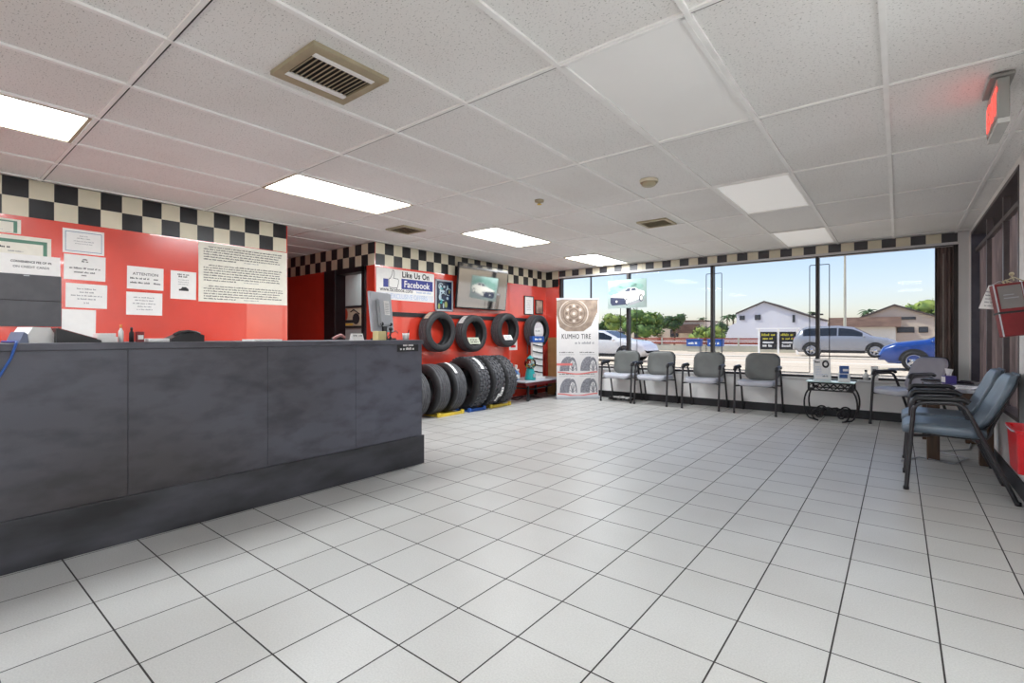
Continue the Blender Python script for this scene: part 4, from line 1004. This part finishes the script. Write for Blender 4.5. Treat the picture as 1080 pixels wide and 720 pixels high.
# ------------------------------------------------------------------ right wall things
t = empty('red_box', (.555, 4.25, 1.30), 0, 'dark red box with grey panel hanging on a rod from the right wall', 'box')
Rz = Matrix.Rotation(-.10, 4, 'X') @ Matrix.Rotation(-.12, 4, 'Y')
f_ = Matrix.Rotation(.25, 4, 'Z')
rt = f_ @ Rz
def rb_(name, m, *boxes):
    b = MB(); b.M = rt
    for bx in boxes: b.box(*bx[:6], bx[6] if len(bx) > 6 else 0, bx[7] if len(bx) > 7 else 0)
    return b.build(name, m, t)
rb_('case', M_darkred, (-.085, .085, -.03, .03, -.17, .155, 0, .006))
rb_('panel', [mat('grey_panel', (120, 116, 114), rough=.4, var=.1), M_inkl], (-.07, .04, -.033, -.029, .0, .14), (-.05, .02, -.0335, -.0325, .06, .066, 1), (-.05, .0, -.0335, -.0325, .08, .086, 1))
rb_('strap', M_blk, (-.088, .088, -.034, .034, -.03, -.018))
rb_('edge_trim', M_silver, (-.088, -.082, -.033, -.027, -.17, .155), (.044, .049, -.033, -.029, -.17, .155))
b = MB()
b.tube([(.125, 0, .16), (.05, 0, .16), (.0, 0, .19), (-.03, 0, .175), (-.03, 0, .15)], .004, 6); b.tube([(-.01, 0, .155), (-.035, .01, .175), (-.05, 0, .165), (-.04, -.01, .15)], .005, 6); b.ball((-.01, 0, .21), .013, 0, 2); b.tube([(-.01, 0, .20), (0, 0, .17)], .004, 6)
b.build('hanging_rod', M_tan, t)
b = MB(); b.prism([(-.055, -.075), (.055, -.075), (.04, .075), (-.02, .075)], .002, lambda x, y, z: (x, z, y)); b.words
b.M = frame((0, -.0006, 0), (1, 0, 0), (0, -1, 0))
for k in range(5): b.words(-.03, .03, .03-.022*k, .009, 0, 1, .8)
o = b.build('white_tag', [M_paper, M_inkl], None, Matrix.Translation((.462, 4.31, 1.375)) @ Matrix.Rotation(.25, 4, 'Z') @ Matrix.Rotation(.10, 4, 'Y')); tag(o, 'white paper tag hanging beside the dark red box', 'tag')
b = MB(); b.tube([(.462, 4.31, 1.45), (.49, 4.28, 1.47), (.525, 4.253, 1.465)], .0015, 5); o = b.build('tag_string', M_silver, None); o.parent = bpy.data.objects['white_tag']; o.matrix_parent_inverse = bpy.data.objects['white_tag'].matrix_world.inverted()
t = empty('waste_bin', (.615, 4.375, .29), 0, 'bright red plastic bin against the right wall at the frame edge', 'bin')
b = MB()
def rr(w, d, z, n=6, rad=.03):
    out = []
    for (cx, cy, a0) in ((w-rad, d-rad, 0), (-w+rad, d-rad, PI/2), (-w+rad, -d+rad, PI), (w-rad, -d+rad, 1.5*PI)):
        for i in range(n): a = a0+PI/2*i/(n-1); out.append((cx+rad*math.cos(a), cy+rad*math.sin(a), z))
    return out
L_ = [rr(.045, .155, 0), rr(.055, .19, .25), rr(.062, .197, .252), rr(.062, .197, .27), rr(.050, .182, .27), rr(.038, .15, .012)]
v = [p for l in L_ for p in l]; m_ = len(L_[0]); f = []
for l in range(len(L_)-1):
    for i in range(m_): j = (i+1) % m_; f.append((l*m_+i, l*m_+j, (l+1)*m_+j, (l+1)*m_+i))
f += [tuple(range(m_-1, -1, -1)), tuple(range((len(L_)-1)*m_, len(L_)*m_))]
b._add(v, f, 0, False); b.build('bucket', M_redp, t)
b = MB(); b.tube([(-.055, -.18, .262), (-.066, -.1, .255), (-.066, .1, .255), (-.055, .18, .262)], .005, 6); b.build('handle', M_silver, t)
b = MB(); b.box(.045, .065, -.12, .12, .16, .22); b.build('wall_hook', M_metalblk, t)
# blinds in the right window
t = empty('vertical_blind', (XR+.10, (RY0+RY1)/2, RZ0), 0, 'brown vertical blind slats filling the recessed right wall window', 'blind')
n = 26
for k in range(n):
    y = -1.38+2.76*k/(n-1); a = 1.25 if k % 5 else .95
    b = MB(); dx, dy = .045*math.sin(a), .045*math.cos(a)
    b.prism([(-dx-.001, y-dy), (-dx+.001, y-dy), (dx+.001, y+dy), (dx-.001, y+dy)], 1.62, lambda x, y_, z: (x, y_, .05+z)); b.build('slat', M_blind, t)
b = MB(); b.box(-.02, .02, -1.42, 1.42, 1.68, 1.72); b.build('headrail', M_metalblk, t)
t = empty('vertical_blind', (.442, YW+.036, .566), 0, 'gathered brown vertical blind at the right end of the front window', 'blind')
for k in range(10):
    x0 = -.070+.0195*k; y0, y1 = (-.012, .016) if k % 2 else (.016, -.012)
    b = MB(); b.prism([(x0, y0), (x0+.020, y1), (x0+.0215, y1+.001), (x0+.0015, y0+.001)], 1.683, lambda x_, y, z: (x_, y, z+.002)); b.build('slat', M_blind, t)
b = MB(); b.box(-.078, -.071, -.018, .018, 0.002, 1.683); b.build('edge_rail', M_blk, t)
b = MB(); b.box(.0, .004, -.024, -.020, 0.01, 1.6); b.build('pull_wand', M_ivory, t)
# thin cable outline on the panes
b = MB(); yy = YW+.045
def cab(pts): b.tube(arc_path([(x, yy, z) for x, z in pts], .015, 3), .0055, 6)
cab([(-4.6, 2.12), (-3.98, 2.12)] and [(-3.98, 1.6), (-3.98, .60), (-5.1, .60)])
cab([(-2.45, .60), (-3.66, .60), (-3.66, 2.13), (-3.98, 2.13), (-3.98, 1.55)])
cab([(-1.007, 1.2), (-1.007, .60), (-2.22, .60), (-2.22, 2.14), (-2.46, 2.14), (-2.46, .60)])
cab([(.36, .60), (-.766, .60), (-.766, 2.15), (-1.007, 2.15), (-1.007, 1.1)])
o = b.build('outline_cable', M_metalblk, None); tag(o, 'thin dark cable looping round the window panes and over the mullions', 'cable')

# framed picture in the office
t = empty('framed_picture', (0, 0, 0), 0, 'black framed picture with red and black shapes seen through the hall doorway', 'picture', None, frame((-8.55, 5.62, 1.51), (1, 0, 0), (0, -1, 0)))
b = MB()
for (a0, a1, c0, c1) in ((-.43, -.39, -.22, .22), (.39, .43, -.22, .22), (-.43, .43, -.22, -.18), (-.43, .43, .18, .22)): b.box(a0, a1, c0, c1, 0, .02)
b.build('frame', M_blk, t)
b = MB(); b.box(-.4, .4, -.19, .19, 0, .006, 0); b.disc(-.2, .05, .10, .13, .007, 1, 20); b.disc(.18, -.04, .12, .11, .0072, 2, 20); b.rect(-.39, .1, -.12, -.06, .0074, 2); b.rect(-.39, .08, -.17, -.13, .0074, 3)
b.tube([(0, .1, .008), (.1, .14, .008), (.2, .1, .008), (.3, .05, .008)], .012, 6, 2)
b.build('print', [mat('print_cream', (190, 184, 160), rough=.5), mat('print_rust', (176, 70, 44), rough=.5), M_inkd, M_yellow], t)

# ------------------------------------------------------------------ outdoors
M_road = mat('pavement', (214, 198, 176), rough=.9, rgb2=(194, 178, 160), scale=.35, stretch=(.12, 3.2, 1), bump=.1, bscale=20)
M_conc = mat('concrete', (178, 176, 162), rough=.9, var=.08, scale=1.5)
b = MB(); b.box(-110, 80, YW+.14, 160, -.15, -.02); b.box(-60, 60, -60, YB-.1, -.15, -.02); struct('floor_outside', b, M_road)
M_line = mat('road_line', (236, 232, 222), rough=.8); M_dark = mat('asphalt_seam', (132, 126, 120), rough=.9, var=.1, scale=.5)
b = MB()
for (y0, y1, m_) in ((12.2, 12.5, 1), (14.6, 14.75, 0), (17.2, 17.5, 1), (24.4, 24.7, 0), (29.3, 29.9, 1), (30.4, 30.7, 0)): b.box(-60, 30, y0, y1, -.02, -.012, m_)
o = b.build('road_marking', [M_line, M_dark], None); o['kind'] = 'structure'

def car(x, y, rz, L_, H, belt, prof, wins, shields, wheels, wr, paint, label, name, lightx):
    t = empty(name, (x, y, -.02), rz, label, 'car', 'cars on the street')
    W = .92
    def zt(u):
        for (a, za), (c, zc) in zip(prof, prof[1:]):
            if a <= u <= c: return za+(zc-za)*(u-a)/(c-a) if c > a else za
        return prof[-1][1]
    def ring_(u):
        e = min(1, .72+.28*math.sqrt(max(0, min(u, L_-u))/.45)) if min(u, L_-u) < .45 else 1
        w = W*e; top = zt(u); zb = min(belt, top-.07); k = max(0, min(1, (top-zb)/.6)); wt = (w-.06)*(1-k)+.66*k
        return w, zb, wt, top
    us = sorted(set([i*L_/48 for i in range(49)]+[p[0] for p in prof]))
    v = []; f = []
    for u in us:
        w, zb, wt, top = ring_(u); g = .24 if .25 < u < L_-.25 else .34
        h = [(w*.90, g), (w, g+.16), (w, zb-.08), (w*.985, zb), (wt, top-.04), (wt*.86, top)]
        v += [(u-L_/2, -a, c) for a, c in h]+[(u-L_/2, a, c) for a, c in reversed(h)]
    m_ = 12
    for i in range(len(us)-1):
        for k in range(m_): j = (k+1) % m_; f.append((i*m_+k, i*m_+j, (i+1)*m_+j, (i+1)*m_+k))
    f += [tuple(range(m_)), tuple(range((len(us)-1)*m_, len(us)*m_))]
    b = MB(); b._add(v, f, 0, True); b.build('body', paint, t)
    mg = mat('car_glass', (36, 42, 50), rough=.08, var=.1)
    b = MB()
    for (u0, u1) in wins:
        n = 6
        for s in (-1, 1):
            v = []; f = []
            for i in range(n+1):
                u = u0+(u1-u0)*i/n; w, zb, wt, top = ring_(u)
                for q in (.10, .86):
                    z0, z1 = zb, top-.04; zz = z0+(z1-z0)*q; hw = w*.985+(wt-w*.985)*q; v.append((u-L_/2, s*(hw+.008), zz))
                if i: f.append((2*i-2, 2*i-1, 2*i+1, 2*i))
            b._add(v, f, 0)
    for (u0, u1) in shields:
        v = []; f = []
        for i in range(5):
            u = u0+(u1-u0)*i/4; w, zb, wt, top = ring_(u); v += [(u-L_/2, -wt*.84, top+.008), (u-L_/2, wt*.84, top+.008)]
            if i: f.append((2*i-2, 2*i-1, 2*i+1, 2*i))
        b._add(v, f, 0)
    b.build('windows', mg, t)
    mt = mat('car_tire', (34, 34, 36), rough=.7)
    for wx in wheels:
        for s in (-1, 1):
            b = MB(); b.lathe([(wr*.62, -.10), (wr*.95, -.11), (wr, -.08), (wr, .08), (wr*.95, .11), (wr*.62, .10)], 28, 0, lambda r, a, h, wx=wx, s=s: (wx-L_/2+r*math.cos(a), s*(W-.09)+h, wr+r*math.sin(a)), True, True)
            wh = b.build('wheel', mt, t)
            b = MB(); b.lathe([(0, .06), (wr*.2, .07), (wr*.22, .05)], 16, 0, lambda r, a, h, wx=wx, s=s: (wx-L_/2+r*math.cos(a), s*(W-.09+h+.03), wr+r*math.sin(a)))
            b.lathe([(wr*.56, .05), (wr*.64, .075), (wr*.64, .02)], 24, 0, lambda r, a, h, wx=wx, s=s: (wx-L_/2+r*math.cos(a), s*(W-.09+h+.03), wr+r*math.sin(a)))
            for k in range(5):
                a = 2*PI*k/5+.3; c_, s_ = math.cos(a), math.sin(a)
                pts = [(-.05, 0), (.05, 0), (.035, wr*.6), (-.035, wr*.6)]
                b._add([(wx-L_/2+p*c_-q*s_, s*(W-.09+.085), wr+p*s_+q*c_) for p, q in pts], [(0, 1, 2, 3)], 0)
            b.build('rim', M_chrome, wh)
            b = MB(); b.ring(wx-L_/2, wr, 0, wr*.60, s*(W-.055), 0); 
            for vv in b.bm.verts: vv.co = Vector((vv.co.x, vv.co.z, vv.co.y))
            b.build('brake_disc', M_blk, wh)
    b = MB()
    for wx in wheels:
        for s in (-1, 1):
            v = []; f = []
            for i in range(19):
                a = PI*i/18
                for rr_ in (wr*.8, wr*1.22): v.append((wx-L_/2+rr_*math.cos(a), s*(W+.006), wr+rr_*math.sin(a)))
                if i: f.append((2*i-2, 2*i-1, 2*i+1, 2*i))
            b._add(v, f, 0)
    for s in (-1, 1): b.box(wheels[0]-L_/2+wr*1.2, wheels[1]-L_/2-wr*1.2, s*(W-.02)-.02, s*(W-.02)+.03, .22, .36)
    b.build('arch_trim', M_blk, t)
    b = MB(); 
    for s in (-1, 1): b.ball((L_/2-.22, s*W*.72, lightx), .10, 0, 2, (1.2, .9, .55))
    b.build('headlamp', M_silver, t)
    b = MB()
    for s in (-1, 1): b.ball((-L_/2+.12, s*W*.74, lightx+.22), .10, 0, 2, (.8, .9, .5))
    b.build('tail_lamp', M_redp, t)
    b = MB()
    for s in (-1, 1): b.ball((L_*.19, s*(W+.10), belt+.03), .10, 0, 2, (.7, .8, .6))
    b.build('side_mirror', paint, t)
    return t
M_suv = mat('silver_grey_paint', (150, 153, 162), rough=.25, metal=.3, var=.04, coat=.5)
M_bluecar = mat('blue_paint', (22, 62, 136), rough=.22, var=.12, coat=.5)
M_whitecar = mat('pearl_paint', (214, 214, 216), rough=.25, var=.03, coat=.5)
SUVP = [(0, .78), (.06, 1.05), (.22, 1.2), (.5, 1.60), (.8, 1.68), (2.2, 1.72), (2.85, 1.64), (3.2, 1.45), (3.75, 1.13), (4.3, 1.05), (4.65, .92), (4.85, .74), (4.9, .6)]
car(-2.35, 32.9, 0, 4.9, 1.7, 1.10, SUVP, [(.55, 1.15), (1.22, 2.15), (2.22, 3.3)], [(2.95, 3.7), (.22, .46)], [.95, 3.85], .37, M_suv, 'silver grey utility car driving on the far side of the street', 'car', .78)
SEDP = [(0, .75), (.05, .92), (.5, 1.0), (.95, 1.08), (1.5, 1.36), (2.0, 1.43), (2.5, 1.40), (3.3, 1.04), (4.1, .93), (4.45, .78), (4.6, .55)]
car(1.75, 21.4, PI, 4.6, 1.45, .95, SEDP, [(1.15, 1.95), (2.02, 3.0)], [(2.55, 3.25), (1.0, 1.45)], [.85, 3.65], .33, M_bluecar, 'bright blue sedan entering the street view at the right end of the window', 'car', .68)
car(-10.85, 20.9, 0, 4.6, 1.45, .95, SEDP, [(1.15, 1.95), (2.02, 3.0)], [(2.55, 3.25), (1.0, 1.45)], [.85, 3.65], .33, M_whitecar, 'white sedan parked outside behind the banner and leftmost chair', 'car', .68)

# low wall with red railing across the street
t = empty('street_barrier', (-20, 38, 0), 0, 'low concrete wall with red and white railing across the street', 'fence')
b = MB(); b.box(-30, 14.5, -.1, .1, -.1, .42); b.build('low_wall', M_conc, t)
M_redrail = mat('brick_red_rail', (150, 74, 62), rough=.7, var=.1)
b = MB(); b.box(-30, 14.5, -.04, .04, .52, .80, 0); b.box(-30, 14.5, -.05, .05, .86, .98, 0); b.build('railing', M_redrail, t)
b = MB(); b.box(-30, 14.5, -.055, -.045, .68, .73, 0); b.build('white_rail', M_white, t)
for k in range(16):
    b = MB(); x = -29+2.85*k; b.box(x-.06, x+.06, -.07, .07, -.1, 1.0); b.build('post', M_conc, t)
for x, lab in ((-11.8, 'blue street bin by the barrier left of the dark window mullion'), (-10.3, 'blue street bin by the barrier behind the dark window mullion')):
    t = empty('street_bin', (x, 36.6, -.02), 0, lab, 'bin', 'blue bins across the street')
    b = MB(); b.box(-.5, .5, -.3, .3, .40, .86, 0, .03); b.box(-.42, .42, -.25, .25, 0, .40, 1); b.build('body', [M_blue, M_conc], t)
    b = MB(); b.box(-.54, .54, -.34, .34, .86, .93, 0, .02); b.build('lid', M_blue, t)
    b = MB(); b.M = frame((0, -.302, .6), (1, 0, 0), (0, -1, 0)); b.words(-.4, .4, -.05, .16, .002, 0, .9, True); b.build('print', M_paper, t)
# bus shelter style advertising panels
t = empty('sign_shelter', (-6.1, 35.2, -.02), 0, 'white framed shelter with two black and yellow advertising panels across the street', 'sign')
b = MB()
for x in (-1.08, .05, 1.12): b.box(x-.05, x+.05, -.05, .05, 0, 1.62)
b.box(-1.2, 1.2, -.3, .5, 1.60, 1.67); b.build('posts', M_white, t)
M_yprint = mat('yellow_print', (206, 196, 70), rough=.6, var=.15)
for x0, x1 in ((-1.0, -.02), (.12, 1.05)):
    b = MB(); b.box(x0, x1, -.03, .03, .28, 1.42, 0); b.M = frame((0, -.035, 0), (1, 0, 0), (0, -1, 0))
    b.words(x0+.08, x1-.08, 1.16, .16, 0, 1, 1); b.words(x0+.12, x1-.12, .92, .14, 0, 1, .9, True); b.words(x0+.1, x1-.1, .45, .18, 0, 2, .9, True); b.rect(x0+.15, x1-.2, .68, .78, 0, 2)
    b.build('panel', [M_inkd, M_yprint, M_paper], t)
# houses
def house(name, label, x, y, wall_poly, depth, mw, mr, wins, over=.35, group='houses across the street', roofs=None):
    t = empty(name, (x, y, 0), 0, label, 'house', group)
    b = MB(); b.prism(wall_poly, depth, lambda a, c, z: (a, z, c)); b.build('wall', mw, t)
    top = roofs or wall_poly[1:-1]
    b = MB()
    for (a, c) in zip(top, top[1:]):
        b.prism([(a[0], a[1]), (c[0], c[1]), (c[0], c[1]+.16), (a[0], a[1]+.16)], depth+2*over, lambda p, q, z: (p, z-over, q))
    b.build('roof', mr, t)
    for (x0, x1, z0, z1) in wins:
        b = MB(); b.box(x0, x1, -.06, .02, z0, z1); w_ = b.build('window', M_frame, t)
        b = MB(); b.box(x0+.05, x1-.05, -.075, -.06, z0+.05, z1-.05); b.build('pane', mat('house_pane', (60, 66, 76), rough=.1), w_)
    return t
M_hw = mat('white_stucco', (214, 214, 222), rough=.8, var=.03, scale=.6); M_rd = mat('dark_roof', (82, 72, 68), rough=.8, var=.1); M_tanw = mat('tan_stucco', (206, 190, 172), rough=.8, var=.05, scale=.6)
M_brn = mat('brown_tile', (118, 92, 80), rough=.85, rgb2=(88, 66, 58), scale=1.2, stretch=(1, 1, 4))
house('gabled_house', 'large white gabled house across the street with dark roof edge', -11.7, 60, [(-4.9, 0), (-4.9, 1.7), (-2.9, 2.65), (-2.9, 3.66), (0, 4.9), (4.0, 3.27), (5.1, 2.9), (5.1, 0)], 9, M_hw, M_rd,
      [(-2.55, -2.0, 2.95, 3.45), (-.95, -.35, 2.95, 3.5), (2.75, 3.0, 2.6, 3.4)], .2, roofs=[(-2.95, 3.62), (0, 4.88), (4.0, 3.27), (5.2, 2.85)])
house('low_house', 'low beige house with brown roof behind the green trees across the street', -20.7, 60, [(-2.8, 0), (-2.8, 3.0), (2.6, 2.95), (2.6, 0)], 8, M_tanw, M_brn, [(-1.6, -.6, 1.0, 1.9)], .1, roofs=[(-2.8, 2.9), (2.6, 2.86)])
t = bpy.data.objects['low_house']
b = MB(); b.prism([(-1.4, 1.45), (2.4, 1.5), (2.0, 2.55), (-.4, 2.55)], .4, lambda a, c, z: (a, z-.6, c)); b.build('tiled_awning', M_brn, t)
house('tan_house', 'tan gabled house with dark roof edge behind the blue car', 0, 60, [(-3.3, 0), (-3.3, 2.75), (-.3, 4.05), (4.2, 2.3), (4.2, 0)], 9, M_tanw, M_rd, [(-.1, 1.2, 1.45, 2.0), (1.5, 2.2, 1.45, 2.0), (.2, 1.3, 2.7, 2.95)], .3, roofs=[(-3.5, 2.66), (-.3, 4.05), (4.4, 2.22)])
t = empty('flat_roof_house', (-2.2, 55, 0), 0, 'low house with wide brown mansard roof in front of the tan gabled house', 'house', 'houses across the street')
b = MB(); b.box(-2.6, 2.0, 0, 6, 0, 2.2); b.build('wall', mat('white_block', (206, 202, 194), rough=.8, var=.06), t)
b = MB(); b.prism([(-.5, 1.95), (.1, 2.85), (6, 2.85), (6, 1.95)], 5.4, lambda a, c, z: (z-3.0, a, c)); b.build('mansard_roof', M_brn, t)
house('cream_house', 'pale house with brown roof partly hidden behind the banner across the street', -27.5, 58, [(-3.5, 0), (-3.5, 2.0), (0, 3.0), (3.5, 1.9), (3.5, 0)], 8, mat('cream_stucco', (222, 208, 190), rough=.8), M_brn, [(-1, 0, .9, 1.7), (1.3, 2.1, .9, 1.6)], .3)
# poles
def pole(x, y, h, r, label, arm=0):
    t = empty('street_lamp', (x, y, -.02), 0, label, 'lamp post', 'poles along the street')
    b = MB(); b.tube([(0, 0, 0), (0, 0, h)], r, 10, 0, r1=r*.7); b.build('pole', M_conc if not arm else M_grey, t)
    b = MB()
    if arm: b.tube([(0, 0, h-.03), (-arm, 0, h)], r*.6, 8); b.box(-arm-.25, -arm, -.08, .08, h-.06, h+.05, 0, .02)
    else: b.box(-.4, .4, -.1, .1, h-.12, h, 0, .02)
    b.build('lamp_head', M_metalblk, t)
pole(-3.2, 45, 7.6, .11, 'tall dark lamp post rising behind the silver grey car')
pole(-5.0, 45, 2.9, .14, 'short pale post behind the roof of the silver grey car')
# trees
def leafmat(n, a, c): return mat(n, a, rough=.7, rgb2=c, scale=1.5, var=.2)
M_leaf = [leafmat('leaf_green', (96, 128, 58), (44, 72, 32)), leafmat('leaf_light', (150, 164, 78), (84, 110, 46)), leafmat('leaf_dark', (66, 94, 50), (34, 56, 30))]
M_bark = mat('bark', (104, 86, 70), rough=.9, var=.2)
def tree(name, cat, x, y, h, rad, label, mi, seed, n=700, trunk=True, group='trees across the street', flat=.75, z0=0):
    r = random.Random(seed); t = empty(name, (x, y, z0-.02), 0, label, cat, group)
    if trunk:
        b = MB(); b.tube([(0, 0, 0), (.06, 0, h*.3), (0, .05, h*.6)], rad*.07, 8, 0, r1=rad*.035)
        for k in range(4): a = k*1.6; b.tube([(0, 0, h*.35), (rad*.3*math.cos(a), rad*.3*math.sin(a), h*.62)], rad*.03, 6)
        b.build('trunk', M_bark, t)
    b = MB(); cz = h-rad*flat if trunk else rad*flat*.55
    blobs = [(Vector((r.uniform(-.6, .6)*rad, r.uniform(-.5, .5)*rad, cz+r.uniform(-.4, .4)*rad*flat)), rad*r.uniform(.35, .6)) for _ in range(9)]
    for c, rr_ in blobs: b.ball(c, rr_*.8, 0, 2, (1, 1, flat), .5)
    for k in range(n):
        c, rr_ = r.choice(blobs); d_ = Vector((r.gauss(0, 1), r.gauss(0, 1), r.gauss(0, 1))).normalized(); p = c+Vector((d_.x, d_.y, d_.z*flat))*rr_*r.uniform(.75, 1.08)
        s = rad*r.uniform(.05, .11); u = Vector((r.gauss(0, 1), r.gauss(0, 1), r.gauss(0, .6))).normalized(); w_ = u.cross(d_)
        if w_.length < .1: continue
        w_.normalize(); b._add([p-u*s, p+w_*s*.5, p+u*s, p-w_*s*.5], [(0, 1, 2, 3)], 0 if r.random() < .6 else 1)
    b.build('foliage', [M_leaf[mi], M_leaf[(mi+1) % 3]], t); return t
tree('tree', 'tree', -24.9, 50, 3.9, 1.6, 'light green tree right of the banner across the street', 1, 3)
tree('tree', 'tree', -20.9, 49, 4.1, 2.2, 'large green tree beneath the right half of the hanging car poster', 0, 5, 1000)
tree('tree', 'tree', -20.0, 55, 4.1, 1.7, 'dark green tree left of the beige house', 2, 7)
tree('tree', 'tree', -24.0, 54.3, 3.6, 1.5, 'green tree behind the window mullion under the hanging poster', 0, 9)
tree('tree', 'tree', -27.6, 53, 3.4, 1.5, 'dark low tree just right of the banner edge', 2, 11)
tree('shrub', 'shrub', -14.0, 47, 2.4, 1.5, 'yellow green shrub left of the second window mullion', 1, 13, 700, True)
tree('shrub', 'shrub', -15.8, 56, 2.9, 1.3, 'dark green shrub at the left end of the white gabled house', 2, 15, 500, True)
tree('tree', 'tree', 2.6, 72, 5.6, 2.6, 'wide green tree behind the tan gabled house at the right', 1, 17, 900)
tree('tree', 'tree', -6.1, 76.5, 3.5, 1.5, 'small dark tree between the white house and the low brown roofed house', 2, 19, 500)
tree('tree', 'tree', -4.35, 81, 3.7, 1.5, 'small tree behind the low brown roofed house', 0, 21, 500)
tree('shrub', 'shrub', -20.2, 44, 1.5, 1.1, 'low green shrub behind the red railing under the large tree', 0, 23, 500, False)
tree('shrub', 'shrub', -23.6, 44, 1.3, 1.0, 'low pale shrub behind the red railing beside the window mullion', 1, 25, 400, False)
def palm(x, y, h, label, seed, s=1.0):
    r = random.Random(seed); t = empty('palm_tree', (x, y, -.02), 0, label, 'palm tree', 'palm trees across the street')
    b = MB(); b.tube([(0, 0, 0), (.05, 0, h*.5), (0, 0, h)], .13, 8, 0, r1=.09); b.build('trunk', M_bark, t)
    b = MB()
    for k in range(16):
        a = 2*PI*k/16+r.uniform(-.15, .15); el = r.uniform(-.1, .9); L_ = s*r.uniform(.9, 1.25); pts = []
        for i in range(7):
            q = i/6; pts.append(Vector((math.cos(a)*L_*q, math.sin(a)*L_*q, h+math.sin(el)*L_*q-.75*L_*q*q)))
        side = Vector((-math.sin(a), math.cos(a), 0)); v = []; f = []
        for i, p in enumerate(pts):
            w_ = .14*s*math.sin(PI*min(1, (i+.6)/6.8))
            v += [p-side*w_-Vector((0, 0, w_*.6)), p, p+side*w_-Vector((0, 0, w_*.6))]
            if i: f += [(3*i-3, 3*i-2, 3*i+1, 3*i), (3*i-2, 3*i-1, 3*i+2, 3*i+1)]
        b._add(v, f, 0)
    b.build('fronds', [M_leaf[2]], t)
palm(-2.98, 75, 4.25, 'palm tree rising behind the low brown roofed house', 1, 1.1)
palm(-23.4, 76, 3.8, 'small distant palm above the beige house roof', 2, .8)
palm(-18.2, 73, 4.0, 'palm tree left of the white gabled house, nearest its wall', 3, 1.1)
palm(-20.3, 78, 4.1, 'palm tree left of the white gabled house, behind the lamp post', 4, 1.1)
palm(-8.9, 75, 4.2, 'palm top just above the right slope of the white gabled house', 5, .8)

# ------------------------------------------------------------------ light
w = bpy.data.worlds.new('sky'); bpy.context.scene.world = w; w.use_nodes = True
N = w.node_tree.nodes; Lk = w.node_tree.links
sky = N.new('ShaderNodeTexSky'); sky.sky_type = 'NISHITA'; sky.sun_disc = False; sky.sun_elevation = math.radians(48); sky.sun_rotation = math.radians(100)
sky.air_density = 1.0; sky.dust_density = 1.2; sky.ozone_density = 1.5
tn = N.new('ShaderNodeMix'); tn.data_type = 'RGBA'; tn.blend_type = 'MULTIPLY'; tn.inputs[0].default_value = 1; tn.inputs[7].default_value = (1.0, .86, .90, 1)
Lk.new(sky.outputs[0], tn.inputs[6]); Lk.new(tn.outputs[2], N['Background'].inputs['Color']); N['Background'].inputs['Strength'].default_value = .29
sl = bpy.data.lights.new('sun', 'SUN'); sl.energy = 5.8; sl.angle = .01; sl.color = (1, .95, .86)
so = bpy.data.objects.new('sun', sl); C.objects.link(so); so.rotation_euler = (math.radians(40), 0, math.radians(-75))

# ------------------------------------------------------------------ camera
cd = bpy.data.cameras.new('camera'); cam = bpy.data.objects.new('camera', cd); C.objects.link(cam)
cd.sensor_width = 36; cd.lens = 514.0/1080*36; cd.shift_y = -(360-354.2)/1080; cd.clip_start = .05; cd.clip_end = 500
cam.location = (0, 0, 1.13); cam.rotation_euler = (PI/2, 0, .6703)
sc = bpy.context.scene; sc.camera = cam
vs = sc.view_settings; vs.view_transform = 'Standard'; vs.look = 'None'; vs.gamma = 1; vs.use_curve_mapping = False; vs.exposure = 0.78
